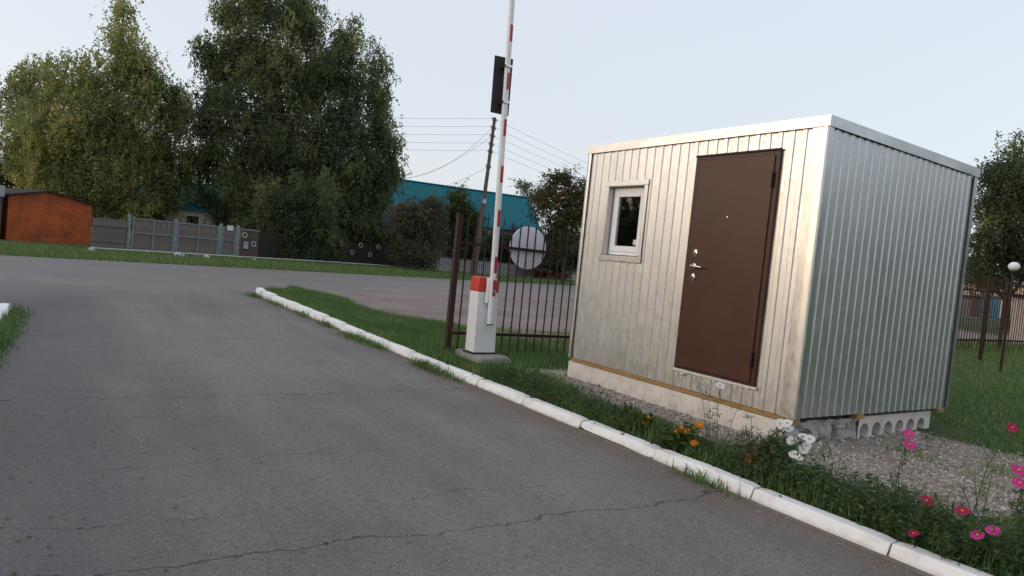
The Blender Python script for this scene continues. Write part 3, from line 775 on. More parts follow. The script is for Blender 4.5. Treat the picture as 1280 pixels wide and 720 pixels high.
# cabinet: long side across the drive (local y), short side along it (local x)
h1, h2 = .80, .985
MB().box(-.16, .13, -.18, .18, .0, .014).build('base_plate', MT['black'], bar)
MB().hexa([(-.125, -.16, .015), (.105, -.16, .015), (.105, .165, .015), (-.125, .165, .015), (-.115, -.178, h1), (.097, -.178, h1), (.097, .128, h1), (-.115, .128, h1)]).build('cabinet', MT['barrier'], bar, bevel=.014, seg=3)
MB().hexa([(-.121, -.184, h1-.004), (.103, -.184, h1-.004), (.103, .134, h1-.004), (-.121, .134, h1-.004), (-.106, -.175, h2), (.090, -.175, h2), (.090, .115, h2), (-.106, .115, h2)]).build('cap', MT['red'], bar, bevel=.018, seg=3)
# boom: raised; leans slightly
b0 = np.array(on_plane(612.5, 405, E1, BU0-.19)); b1 = np.array(on_plane(640.2, 0, E1, BU0-.19))
inv = Matrix.Rotation(YAW, 4, 'Z')
def loc_bar(p): return inv @ Vector(p - BX)
lb0, lb1 = loc_bar(b0), loc_bar(b1); bd = (lb1-lb0)/((lb1-lb0).length)
lb2 = lb0 + bd*4.7
br = .040
boom = MB().tube([lb0, lb0+bd*1.2, lb2], [br, br, br*.8], 16).build('boom', MT['barrier'], bar, smooth=True)
MB().tube([lb0-bd*.012, lb0+bd*.002], br*1.06, 16).build('boom_cap', MT['black'], bar)
MB().box(-.02, .05, -.055, .055, -.16, .16, Matrix.Translation(lb0+bd*.42+Vector((-.055, 0, 0)))).build('boom_bracket', MT['barrier'], bar, bevel=.008)
MB().tube([lb0+bd*.42+Vector((-.10, 0, 0)), lb0+bd*.42+Vector((.055, 0, 0))], .02, 12).build('pivot', MT['chrome'], bar, smooth=True)
def half_band(c, L, r, a0, a1, mat, n=7):
    t = bd; y = Vector((0, 1, 0)); y = (y-t*y.dot(t)).normalized(); x = y.cross(t)
    V = []; Fc = []
    for k in range(n):
        an = a0+(a1-a0)*k/(n-1)
        o = x*math.cos(an)*r+y*math.sin(an)*r
        V += [tuple(c+o-t*L/2), tuple(c+o+t*L/2)]
    for k in range(n-1): Fc.append((2*k, 2*k+2, 2*k+3, 2*k+1))
    me = bpy.data.meshes.new('reflective_band'); me.from_pydata(V, [], Fc); me.materials.append(mat)
    me.polygons.foreach_set('use_smooth', np.ones(len(me.polygons), bool)); link_mesh('reflective_band', me, bar)
for ypx in (360, 331, 273, 218, 160, 102, 42):
    xpx = 612.5+(405-ypx)*(27.7/405)
    c = loc_bar(np.array(on_plane(xpx, ypx, E1, BU0-.19)))
    f = (c-lb0).length
    half_band(lb0+bd*f, .205, br*(1.035 - .2*max(0, f-1.2)/3.5)+.001, math.radians(-26), math.radians(80), MT['redtape'])
# dark plate clamped behind the boom
pk = BU0-.10
pc = [loc_bar(np.array(on_plane(u_, v_, E1, pk))) for u_, v_ in ((619, 69), (641.5, 74), (635.5, 145), (613.5, 140))]
off = Vector((-.012, 0, 0))
MB().hexa([tuple(pc[3]), tuple(pc[2]), tuple(pc[2]+off), tuple(pc[3]+off), tuple(pc[0]), tuple(pc[1]), tuple(pc[1]+off), tuple(pc[0]+off)]).build('sign_plate', MT['plate_back'], bar)
cc = (pc[0]+pc[1]+pc[2]+pc[3])/4
for k in (-.22, .22):
    pz = lb0+bd*((cc-lb0).dot(bd)+k)
    MB().box(-.10, .045, -.045, .045, -.018, .018, Matrix.Translation(pz)).build('clamp', MT['chrome'], bar, bevel=.004)

# ------------------------------------------------------------------ metal fence
FS = np.array([-.77, 8.80, 0]); FD = np.array([.85, .527, 0]); FD /= np.linalg.norm(FD)
fa = math.atan2(FD[1], FD[0])
fence = empty('metal_fence', (FS[0], FS[1], 0), fa, 'brown metal bar fence with two rails running behind the cabin', 'fence')
def fz(t):
    p = FS+FD*t; return float(lot_z(p[0], p[1]))
post_me = MB().box(-.035, .035, -.035, .035, -.15, 1.83).mesh('post', MT['fence'])
link_mesh('post', post_me, fence, (0, 0, fz(0)))
MB().box(-.038, .038, -.038, .038, 1.83, 1.842).build('post_cap', MT['fence'], fence, loc=(0, 0, fz(0)))
LEN = 24.0
for t in np.arange(2.6, LEN, 2.6): link_mesh('post', post_me, fence, (t, .03, fz(t)-.06))
bar_me = MB().tube([(0, 0, .02), (0, 0, 1.83)], .0105, 6).mesh('bar', MT['fence'], True)
for k, t in enumerate(np.arange(.135, LEN, .135)):
    link_mesh('bar', bar_me, fence, (t, -.022+random.uniform(-.002, .002), fz(t)), (random.uniform(-.006, .006), random.uniform(-.008, .008), 0))
for t0 in np.arange(0, LEN-.1, 2.6):
    t1 = min(t0+2.6, LEN)
    for zr in (.27, 1.47):
        z0_, z1_ = fz(t0)+zr, fz(t1)+zr
        MB().hexa([(t0, -.009, z0_-.02), (t1, -.009, z1_-.02), (t1, .022, z1_-.02), (t0, .022, z0_-.02), (t0, -.009, z0_+.02), (t1, -.009, z1_+.02), (t1, .022, z1_+.02), (t0, .022, z0_+.02)]).build('rail', MT['fence'], fence)
# round sign on the street side of the fence
nF = np.array([-FD[1], FD[0], 0])
kf = FS@nF + .06
sc_c = on_plane(660, 310, nF, kf)
sg = empty('round_sign', tuple(sc_c), fa, 'round white back of a road sign fixed behind the metal fence', 'sign')
R0 = .30
MB().lathe([(R0-.006, -.010), (R0, -.008), (R0, .010), (R0-.006, .012)], 44, Matrix.Rotation(math.pi/2, 4, 'X')).build('disc', MT['signback'], sg, smooth=True)
MB().lathe([(R0-.02, .0125), (R0-.022, .0135)], 44, Matrix.Rotation(-math.pi/2, 4, 'X')).build('face', MT['redtape'], sg)
MB().box(-.03, .03, -.026, -.0125, -.04, -.022).build('bracket', MT['signback'], sg)

# ------------------------------------------------------------------ lamp post and bare post on the lawn
d_ = ray(1250, 468)
def on_lot(u, v):
    d = ray(u, v); t = 1.
    for _ in range(60):
        z = float(lot_z(*(ORG+d*t)[:2])); t = (z-CAM_H)/d[2]
    return ORG+d*t
lpos = on_lot(1250, 468); H_l = 1.82
lamp = empty('garden_lamp', tuple(lpos), 0, 'slim brown lamp post with white globe standing on the lawn', 'lamp')
MB().tube([(0, 0, -.1), (0, 0, H_l)], .024, 10).build('pole', MT['fence'], lamp, smooth=True)
MB().lathe([(.03, H_l-.03), (.055, H_l), (.055, H_l+.02), (.04, H_l+.03)], 16).build('collar', MT['fence'], lamp, smooth=True)
rg = .088; pr = [(max(.002, rg*math.sin(a)), H_l+.10-rg*.92*math.cos(a)) for a in np.linspace(.25, math.pi, 14)]
MB().lathe(pr, 24).build('globe', MT['globe'], lamp, smooth=True)
pp = on_lot(1224.5, 452)
tag(MB().box(-.03, .03, -.03, .03, -.1, 1.72).box(-.034, .034, -.034, .034, 1.72, 1.735).build('bare_post', MT['fence'], None, bevel=.004, loc=tuple(pp)), 'bare square brown post without a globe on the lawn', 'post')

# ------------------------------------------------------------------ far side of the street
def st_root(name, u, v, N, label, cat, z=None, group=None):
    p = on_plane(u, v, NS, N); zz = float(verge_z(p[0], p[1])) if z is None else z
    return empty(name, (p[0], p[1], zz), math.atan2(ST[1], ST[0]), label, cat, group), p
def st_local(root, u, v, N):
    p = on_plane(u, v, NS, N); q = p - np.array(root.location)
    return float(q@ST), float(q[2])
# ---- orange brick garage
NG = -36.
gr, gp = st_root('orange_garage', 7, 301, NG, 'orange painted brick garage with flat dark roof edge', 'garage')
gx1, gzr = st_local(gr, 116, 256, NG); _, gzl = st_local(gr, 7, 244, NG); gxp, gzp = st_local(gr, 62, 240, NG)
gzp = max(gzp, gzl+.12)
MB().prism([(0, -.2), (gx1, -.2), (gx1, gzr), (gxp, gzp), (0, gzl)], 0, 6).build('wall', MT['orange'], gr)
rf = MB()
for (xa, za, xb, zb) in ((-.15, gzl-.02, gxp, gzp), (gxp, gzp, gx1+.15, gzr-.03)):
    rf.hexa([(xa, -.14, za+.004), (xb, -.14, zb+.004), (xb, 6.1, zb+.004), (xa, 6.1, za+.004), (xa, -.14, za+.075), (xb, -.14, zb+.075), (xb, 6.1, zb+.075), (xa, 6.1, za+.075)])
rf.build('roof', MT['darkroof'], gr)
# neighbour at the very left edge
ng, _ = st_root('grey_garage', -40, 300, NG+.3, 'dark garage with pale gable edge left of the orange one', 'garage')
a1, z1_ = st_local(ng, 4.5, 232, NG+.3)
MB().box(0, a1, 0, 6, -.2, z1_-.5).build('wall', MT['redbrick'], ng)
MB().box(-.1, a1+.03, -.1, 6.1, z1_-.495, z1_).build('roof_fascia', MT['palewall'], ng)
# ---- board fence between garage and gate
NF = -31.6
def boards(root, x0, x1, zt0, zt1, mat, w=.14, thick=.025, rails=(.35, 1.25), zb=.04, jitter=.02, y=0.):
    n = max(1, int((x1-x0)/w)); w = (x1-x0)/n
    me = [MB().box(0, w-.012, 0, thick, 0, 1).mesh('plank', mat) for _ in range(1)][0]
    for k in range(n):
        f = k/max(1, n-1); h = zt0+(zt1-zt0)*f + random.uniform(-jitter, jitter)-zb
        o = link_mesh('plank', me, root, (x0+k*w, y+random.uniform(-.006, .006), zb), (0, random.uniform(-.006, .006), 0)); o.scale = (1, 1, h)
bf, _ = st_root('board_fence', 113, 311, NF, 'weathered grey board fence between the orange garage and the gate', 'fence')
x1_, _z = st_local(bf, 158, 314, NF); _, zt = st_local(bf, 120, 272, NF); _, zt2 = st_local(bf, 157, 275, NF)
boards(bf, 0, x1_, max(1.3, zt), max(1.3, zt2), MT['oldwood'])
for z in (.35, 1.05): MB().box(0, x1_, -.05, -.008, z, z+.07).build('rail', MT['oldwood'], bf)
# ---- wooden gate with pale blue frames
gt, _ = st_root('wooden_gate', 160, 314, NF, 'wide grey plank gate with pale blue frames and a wicket', 'gate')
def gl(u, v): return st_local(gt, u, v, NF)
gtop = lambda x: 1.52+.015*x
xs_ = {k: gl(k, 300)[0] for k in (160, 163, 188, 217, 219.5, 244, 273, 276.5, 294.5, 298)}
for a_, b_ in ((163, 217), (219.5, 273), (276.5, 294.5)):
    xa, xb = xs_[a_]+.03, xs_[b_]-.03
    zoff = .004*0
    gl_z = lambda x: -.0+ (verge_z(*(np.array(gt.location)[:2]+ST[:2]*x))-gt.location[2])
    zg = float(gl_z((xa+xb)/2))
    boards(gt, xa, xb, zg+1.52, zg+1.55, MT['oldwood'], w=.15, zb=zg+.08, jitter=.008, y=.0)
    fr_ = .06
    for x in ([xa, (xa+xb)/2-.03, xb-fr_] if b_-a_ > 30 else [xa, xb-fr_]):
        MB().box(x, x+fr_, -.042, -.010, zg+.06, zg+1.56).build('stile', MT['bluepaint'], gt)
    for z in (.06, .84, 1.48):
        xx = [xa+fr_, xb-fr_]
        MB().box(xx[0], xx[1], -.038, -.012, zg+z, zg+z+.06).build('rail', MT['bluepaint'], gt)
for k in (160, 218.2, 275, 297):
    x = gl(k, 300)[0]; zg = float(gl_z(x))
    MB().box(x-.06, x+.06, -.06, .06, zg-.2, zg+1.68).build('post', MT['bluepaint'], gt, bevel=.01)
x, z = gl(287, 285)
MB().box(x-.17, x+.17, -.062, -.046, z-.13, z+.13).build('notice_plate', MT['paper'], gt)
# ---- brick wall piece with letter box and rings
bw, _ = st_root('brick_wall', 299.5, 321, NF, 'low dark brick wall piece beside the gate', 'wall')
wx, _ = st_local(bw, 321, 322, NF); _, wz = st_local(bw, 310, 288, NF)
MB().box(0, wx, -.02, .26, -.2, wz).build('bricks', MT['redbrick'], bw)
MB().box(-.03, wx+.03, -.05, .29, wz+.002, wz+.06).build('coping', MT['pad'], bw)
lx, lz = st_local(bw, 306, 306, NF)
lbx = empty('letter_box', (bw.location[0]+ST[0]*lx-(-.02)*0, bw.location[1]+ST[1]*lx, bw.location[2]+lz-.2), bw.rotation_euler[2], 'pale green metal letter box on the brick wall', 'letter box')
MB().prism([(-.13, 0), (.13, 0), (.13, .32), (0, .40), (-.13, .32)], -.12, -.025).build('box', MT['palewall'], lbx)
MB().box(-.09, .09, -.126, -.1205, .24, .26).build('slot', MT['black'], lbx)
def ring(u, v, N, label, group, r=.125, tr=.028):
    p = on_plane(u, v, NS, N)
    o = MB().torus(r, tr, Matrix.Rotation(math.atan2(ST[1], ST[0]), 4, 'Z') @ Matrix.Rotation(math.pi/2, 4, 'X'), 20, 6).build('ring_ornament', MT['white'], None, smooth=True, loc=tuple(p))
    tag(o, label, 'ring', group)
for u_, v_ in ((306, 294), (317, 305)): ring(u_, v_, NF+.06, 'white ring hung on the dark brick wall', 'white rings on the brick wall')
# ---- dark plank fence under the birches
df, _ = st_root('board_fence', 322, 322, NF-.3, 'dark plank fence under the big birches', 'fence')
dx, _ = st_local(df, 486, 327, NF-.3)
boards(df, 0, dx, 1.5, 1.35, MT['darkwood'], w=.17, jitter=.03)
for z in (.4, 1.1): MB().box(0, dx, .03, .07, z, z+.07).build('rail', MT['darkwood'], df)
for u_, v_ in ((428, 304.5), (440, 315.6), (451, 306.6), (462.5, 318), (473, 309)): ring(u_, v_, NF-.24, 'white ring hung on the dark plank fence under birches', 'white rings on the dark fence', .135, .026)
# ---- low white pipe along the verge, with short legs
NP = -29.6
pr_, pp0 = st_root('pipe_rail', 114, 312, NP, 'low thin white pipe rail running along the grass verge', 'rail')
L_ = st_local(pr_, 556, 345, NP)[0]
pts = []
for k in range(41):
    x = L_*k/40; w = np.array(pr_.location)+ST*x; pts.append((x, 0, float(verge_z(w[0], w[1]))-pr_.location[2]+.14))
MB().tube(pts, .026, 6, sx=1.).build('pipe', MT['white'], pr_, smooth=True)
for k in range(0, 41, 4): MB().tube([(pts[k][0], 0, pts[k][2]-.22), pts[k]], .02, 6).build('leg', MT['white'], pr_)
for i, (u_, v_, r_) in enumerate(((115, 313, .13), (222, 322, .17), (228, 322.5, .11), (258, 323, .15), (318, 327, .09))):
    p = on_plane(u_, v_, NS, NP+.5); z = float(verge_z(p[0], p[1]))
    me = rock((0, 0, 0), r_, i*3.1, 2, (1, .8, 1.15 if i == 0 else .8)); me.materials.append(MT['white'])
    tag(link_mesh('painted_stone', me, None, (p[0], p[1], z+r_*.4)), ['upright whitewashed stone by the orange garage', 'whitewashed stone in front of the gate middle', 'small white stone touching a larger one before the gate', 'white stone on grass before the wicket', 'tiny white stone before the brick wall'][i], 'stone')

# ---- teal roofed long house
hl0 = at_depth(440, 300, 59.5); hl1 = at_depth(654, 300, 65.9)
hd = np.array([hl1[0]-hl0[0], hl1[1]-hl0[1], 0]); hL = np.linalg.norm(hd); hd /= hL
tz = 7.6
house = empty('teal_roof_house', (hl0[0], hl0[1], 0), math.atan2(hd[1], hd[0]), 'long pale house with plain teal metal roof behind the utility pole', 'house')
MB().prism([(-3.2, -.1), (3.2, -.1), (3.2, 4.5), (0, tz-.15), (-3.2, 4.5)], 0, hL, Matrix.Rotation(-math.pi/2, 4, 'Z') @ Matrix.Diagonal((1, 1, 1, 1))).build('wall', MT['palewall'], house)
for sgn in (-1, 1):
    r_ = MB()
    r_.hexa([(-.3, sgn*3.6, 4.15), (hL+.3, sgn*3.6, 4.15), (hL+.3, 0, tz), (-.3, 0, tz), (-.3, sgn*3.6, 4.22), (hL+.3, sgn*3.6, 4.22), (hL+.3, 0, tz+.07), (-.3, 0, tz+.07)])
    ro = r_.build('roof_slope', MT['teal'], house)
    if sgn < 0:
        rm = MB().hexa([(-.02, -3.61, 4.22), (.02, -3.61, 4.22), (.02, 0, tz+.07), (-.02, 0, tz+.07), (-.012, -3.61, 4.235), (.012, -3.61, 4.235), (.012, 0, tz+.085), (-.012, 0, tz+.085)]).mesh('seam', MT['teal'])
        for k in range(int(hL/.55)): link_mesh('seam', rm, ro, (.1+k*.55, 0, 0))
MB().box(-.3, hL+.3, -.10, .10, tz+.05, tz+.16).build('ridge_cap', MT['teal'], house)
for x in (hL-2.2, hL-5.0, hL-7.8):
    w_ = MB().box(x-.55, x+.55, -3.27, -3.205, 1.3, 2.8).build('window', MT['white'], house)
    MB().box(x-.45, x-.03, -3.285, -3.272, 1.4, 2.7).box(x+.03, x+.45, -3.285, -3.272, 1.4, 2.7).build('pane', MT['inside'], w_)
# ---- blue gabled shed beside it
shp = at_depth(486, 320, 48)
shd = empty('blue_shed', (shp[0], shp[1], .1), math.radians(25), 'small shed with blue board gable behind the brown bush', 'shed')
MB().box(-2, 2, -2, 2, -.2, 2.4).build('wall', MT['darkwood'], shd)
MB().prism([(-2.2, 2.405), (2.2, 2.405), (0, 4.1)], -2.05, 2.05).build('gable', MT['bluewall'], shd)
# ---- house behind the gate
h2p = at_depth(243, 300, 47)
h2 = empty('cream_house', (h2p[0], h2p[1], .1), math.radians(18), 'cream house with teal roof glimpsed between the birches above the gate', 'house')
MB().box(-3.2, 3.2, -3, 3, -.2, 2.7).build('wall', MT['cream'], h2)
for sgn in (-1, 1):
    MB().hexa([(-3.6, sgn*3.4, 2.5), (3.6, sgn*3.4, 2.5), (3.6, 0, 4.4), (-3.6, 0, 4.4), (-3.6, sgn*3.4, 2.58), (3.6, sgn*3.4, 2.58), (3.6, 0, 4.48), (-3.6, 0, 4.48)]).build('roof_slope', MT['teal'], h2)
for x in (-1.8, .2, 2.0):
    w_ = MB().box(x-.45, x+.45, -3.06, -3.003, 1.0, 2.2).build('window', MT['white'], h2)
    MB().box(x-.36, x+.36, -3.075, -3.062, 1.08, 2.12).build('pane', MT['inside'], w_)
# ---- low picket fence
NK = -33.
pk, _ = st_root('picket_fence', 532, 334, NK, 'low grey picket fence in front of the teal roofed house', 'fence')
Lk = st_local(pk, 742, 352, NK)[0]
pm = MB().prism([(0, 0), (.125, 0), (.125, 1.0), (.0625, 1.08), (0, 1.0)], 0, .022).mesh('picket', MT['picket'])
def pkz(x):
    w = np.array(pk.location)+ST*x; return float(verge_z(w[0], w[1]))-pk.location[2]
for k in range(int(Lk/.27)):
    x = k*.27; link_mesh('picket', pm, pk, (x, random.uniform(-.005, .005), pkz(x)+random.uniform(.0, .05)), (0, random.uniform(-.03, .03), 0))
for x in np.arange(0, Lk, 3.):
    for z in (.3, .8): MB().hexa([(x, .024, pkz(x)+z), (x+3, .024, pkz(x+3)+z), (x+3, .065, pkz(x+3)+z), (x, .065, pkz(x)+z), (x, .024, pkz(x)+z+.08), (x+3, .024, pkz(x+3)+z+.08), (x+3, .065, pkz(x+3)+z+.08), (x, .065, pkz(x)+z+.08)]).build('rail', MT['picket'], pk)
sb = empty('board_screen', tuple(np.array(pk.location)-ST*1.7), math.atan2(ST[1], ST[0]), 'short grey board screen at the end of the picket fence', 'fence')
boards(sb, 0, 1.6, 1.15, 1.15, MT['oldwood'], w=.16)
for z in (.3, .85): MB().box(0, 1.6, .03, .07, z, z+.07).build('rail', MT['oldwood'], sb)
# light pile of sand / path patch beside the bush
pth = MB(); c0 = on_plane(548, 338, NS, -30.5); pl = []
for k in range(24):
    a_ = 2*math.pi*k/24; p = c0+ST*math.cos(a_)*3.6*(1+.15*math.sin(a_*3))+NS*math.sin(a_)*1.2*(1+.2*math.sin(a_*5)); pl.append((p[0], p[1], float(verge_z(p[0], p[1]))+.03))
me = bpy.data.meshes.new('path'); me.from_pydata(pl, [], [tuple(range(24))]); me.materials.append(simple('sandy_path', (.33, .27, .22), (.24, .19, .15), 2, .95)); struct(link_mesh('path', me))

# ------------------------------------------------------------------ utility pole and wires
pb = on_plane(592.5, 345, NS, -27.); pb[2] = float(verge_z(pb[0], pb[1]))
pt = on_plane(618.5, 147, NS, -27.)
PT = Vector(pt); PB = Vector(pb); pd = (PT-PB).normalized(); PL = (PT-PB).length
up = empty('utility_pole', tuple(PB), 0, 'leaning weathered wooden utility pole with a strapped stub at its base', 'utility pole')
MB().tube([(0, 0, -.3)]+[tuple(pd*PL*f) for f in (.25, .5, .75, 1)], [.15, .145, .13, .12, .105], 12).build('pole', MT['pole'], up, smooth=True)
sd_ = Vector(ST); off = sd_*-.24
MB().tube([tuple(off+Vector((0, 0, -.3))), tuple(off*.95+pd*1.6), tuple(off*.85+pd*3.0)], [.16, .15, .14], 10).build('stub', MT['pole'], up, smooth=True)
for z in (.9, 2.5):
    MB().torus(.30, .018, Matrix.Translation(off*.5+pd*z), 20, 5).build('strap', MT['wire'], up)
wires_z = [PL-.25, PL-.8, PL-1.35, PL-1.9, PL-2.4, PL-3.4]
cr = pd.cross(sd_).normalized()
for i, z in enumerate(wires_z):
    sgn = 1 if i % 2 else -1
    for sg_ in (-1, 1):
        b0_ = pd*z+sd_*.10*sg_; e_ = b0_+sd_*.14*sg_
        k_ = MB().tube([b0_, e_, e_+Vector((0, 0, .10))], .016, 6).build('hook', MT['wire'], up)
        MB().lathe([(.03, .07), (.05, .09), (.045, .13), (.055, .16), (.03, .20)], 10, Matrix.Translation(e_)).build('insulator', MT['insul'], k_, smooth=True)
MB().box(-.10, .10, -.10, .10, -.15, .15, Matrix.Translation(pd*(PL*.47)+Vector((0.05, -.16, 0)))).build('meter_box', MT['white'], up)
MB().tube([tuple(pd*(PL*.62)+cr*.14), tuple(pd*(PL*.45)+cr*.16), tuple(pd*(PL*.3)+cr*.17)], .02, 6).build('cable_riser', MT['wire'], up)
def wire(p0, p1, sag, label, group, r=.009):
    p0, p1 = Vector(p0), Vector(p1); pts = []
    for k in range(25):
        f = k/24; p = p0.lerp(p1, f); p.z -= sag*4*f*(1-f); pts.append(tuple(p))
    o = MB().tube(pts, r, 4, False).build('overhead_wire', MT['wire'], None)
    tag(o, label, 'wire', group)
ORD = ('topmost', 'second highest', 'middle', 'second lowest', 'lowest')
for i, z in enumerate(wires_z[:5]):
    A = PB+pd*z+sd_*.24+Vector((0, 0, .15)); A2 = PB+pd*z-sd_*.24+Vector((0, 0, .15))
    wire(A2, at_depth(-150, 96+9*i, 29), .55, ORD[i]+' thin overhead wire running past the birches to the wooden pole', 'wires over the street before the birches')
    wire(A, A+sd_*48+Vector((.5, .3, -.1)), .7, ORD[i]+' thin overhead wire running from the wooden pole towards the reddish tree', 'wires over the street towards the reddish tree')
for i, (z, tx, ty, dp) in enumerate(((wires_z[1], 500, 222, 50), (wires_z[2], 470, 225, 52), (wires_z[5], 480, 232, 55))):
    e = at_depth(tx, ty, dp); wire(PB+pd*z-sd_*.2, e, .9, ('highest', 'middle', 'lowest')[i]+' sagging service wire dropping from the wooden pole to the teal roof', 'service wires to the shed')

# ------------------------------------------------------------------ right background
def rb_root(name, u, v, depth, rz, label, cat):
    p = at_depth(u, v, depth); z = float(lot_z(p[0], p[1])); return empty(name, (p[0], p[1], z), rz, label, cat)
hut = rb_root('plaster_hut', 1263, 400, 23, math.radians(-40), 'pinkish plastered hut behind the fence near the globe lamp', 'hut')
MB().box(0, 3.5, 0, 3, -.3, 1.75).build('wall', MT['pinkwall'], hut)
MB().box(-.12, 3.6, -.15, 3.1, 1.755, 1.84).build('roof', MT['darkroof'], hut)
MB().box(1.6, 2.4, -.05, -.003, .0, 1.6).build('door', MT['shedbrown'], hut)
s1 = rb_root('blue_shed', 1215, 385, 78, math.radians(-35), 'small turquoise shed across the back road', 'shed')
MB().box(0, 2.6, 0, 3, -.3, 2.3).build('wall', MT['shedblue'], s1)
MB().hexa([(-.1, -.1, 2.305), (2.7, -.1, 2.305), (2.7, 3.1, 2.6), (-.1, 3.1, 2.6), (-.1, -.1, 2.4), (2.7, -.1, 2.4), (2.7, 3.1, 2.7), (-.1, 3.1, 2.7)]).build('roof', MT['darkroof'], s1)
MB().box(.7, 1.9, -.05, -.003, 0, 2.0).build('door', MT['bluepaint'], s1)
s2 = rb_root('brown_shed', 1193, 384, 77, math.radians(-35), 'brown shed beside the turquoise one across the back road', 'shed')
MB().box(0, 2.2, 0, 3, -.3, 2.2).build('wall', MT['shedbrown'], s2)
MB().box(-.1, 2.3, -.1, 3.1, 2.205, 2.32).build('roof', MT['darkroof'], s2)
MB().box(.6, 1.6, -.05, -.003, 0, 1.9).build('door', MT['oldwood'], s2)
s3 = rb_root('tan_roof_barn', 1185, 384, 92, math.radians(-35), 'long barn with tan roof behind the two sheds', 'barn')
MB().box(0, 14, 0, 6, -.3, 2.6).build('wall', MT['cream'], s3)
MB().hexa([(-.3, -.4, 2.605), (14.3, -.4, 2.605), (14.3, 3, 4.3), (-.3, 3, 4.3), (-.3, -.4, 2.7), (14.3, -.4, 2.7), (14.3, 3, 4.4), (-.3, 3, 4.4)]).build('roof', MT['tanroof'], s3)
# back road
p0 = at_depth(1130, 384, 62); p1 = at_depth(1340, 396, 58)
dv_ = np.array([p1[0]-p0[0], p1[1]-p0[1], 0]); dv_ /= np.linalg.norm(dv_); nv_ = np.array([-dv_[1], dv_[0], 0])
Vb = []; Fb = []
for k in range(61):
    for w in (-4.5, -1.5, 1.5, 4.5):
        p = p0+dv_*(k*1.0-8)+nv_*w; Vb.append((p[0], p[1], float(lot_z(p[0], p[1]))+.06))
for k in range(60):
    for j in range(3): Fb.append((k*4+j, (k+1)*4+j, (k+1)*4+j+1, k*4+j+1))
me = bpy.data.meshes.new('back_road'); me.from_pydata(Vb, [], [f for f in Fb]); me.materials.append(simple('pale_asphalt', (.17, .165, .17), (.13, .125, .13), 1, .9)); struct(link_mesh('back_road', me))

# ------------------------------------------------------------------ foliage
def leaf_quads(P, A, L, Wd, rng):
    n = len(P)
    rnd = rng.normal(size=(n, 3)); B = np.cross(A, rnd); B /= np.linalg.norm(B, axis=1, keepdims=True)+1e-9
    L = L[:, None]; Wd = Wd[:, None]
    V = np.stack([P, P+A*L*.45+B*Wd*.5, P+A*L, P+A*L*.45-B*Wd*.5], 1).reshape(-1, 3)
    return V, np.arange(4*n).reshape(n, 4)
def in_ball(rng, n, p=.45):
    d = rng.normal(size=(n, 3)); d /= np.linalg.norm(d, axis=1, keepdims=True)
    return d*(rng.random(n)**p)[:, None]
def crown(lobes, rng, dens, strands, per, drop, leaf, tint0=.35, spread=.30):
    """lobes: (centre, rx, ry, rz[, tint shift]); returns leaf arrays. Clumps of drooping strands."""
    PP = []; AA = []; TT = []
    for lb in lobes:
        c, rx, ry, rz = lb[:4]; ts_ = lb[4] if len(lb) > 4 else 0.
        n = max(4, int(dens*(rx*ry*rz)**(2/3.)))
        d = rng.normal(size=(n, 3)); d /= np.linalg.norm(d, axis=1, keepdims=True)
        # uneven outline: clumps bunch into boughs of different reach
        nb = max(5, int(n/7)); bd_ = rng.normal(size=(nb, 3)); bd_ /= np.linalg.norm(bd_, axis=1, keepdims=True); reach = rng.uniform(.72, 1.28, nb)
        which = rng.integers(0, nb, n); bunch = rng.random(n) < .7
        d = np.where(bunch[:, None], bd_[which]+rng.normal(size=(n, 3))*.22, d)
        rad = np.where(bunch, reach[which], 1.)*rng.random(n)**.42
        q = d*rad[:, None]*np.array([rx, ry, rz]) + c
        bt = rng.normal(0, .22, nb)
        ct = rng.normal(0, .08, n)+np.where(bunch, bt[which], 0)+tint0+ts_
        k = strands
        s0 = np.repeat(q, k, 0) + rng.normal(size=(n*k, 3))*spread*np.array([1, 1, .6])
        st_t = np.repeat(ct, k)+rng.normal(0, .05, n*k)
        dirn = rng.normal(size=(n*k, 3))*np.array([.38, .38, .22]) + np.array([0, 0, -1.])*drop
        dirn /= np.linalg.norm(dirn, axis=1, keepdims=True)
        ln = rng.uniform(.35, 1.25, n*k)*(1.0 if drop > .5 else .5)
        f = rng.random((n*k, per))
        P = s0[:, None, :] + dirn[:, None, :]*(f*ln[:, None])[:, :, None] + rng.normal(size=(n*k, per, 3))*.045
        A = dirn[:, None, :]*.6 + rng.normal(size=(n*k, per, 3))*.5
        A /= np.linalg.norm(A, axis=2, keepdims=True)
        PP.append(P.reshape(-1, 3)); AA.append(A.reshape(-1, 3)); TT.append(np.repeat(st_t, per)+rng.normal(0, .08, n*k*per))
    P = np.concatenate(PP); A = np.concatenate(AA); T = np.clip(np.concatenate(TT), 0, 1)
    L = rng.uniform(.7, 1.3, len(P))*leaf
    V, Fq = leaf_quads(P, A, L, L*rng.uniform(.5, .75, len(P)), rng)
    return V, Fq, T
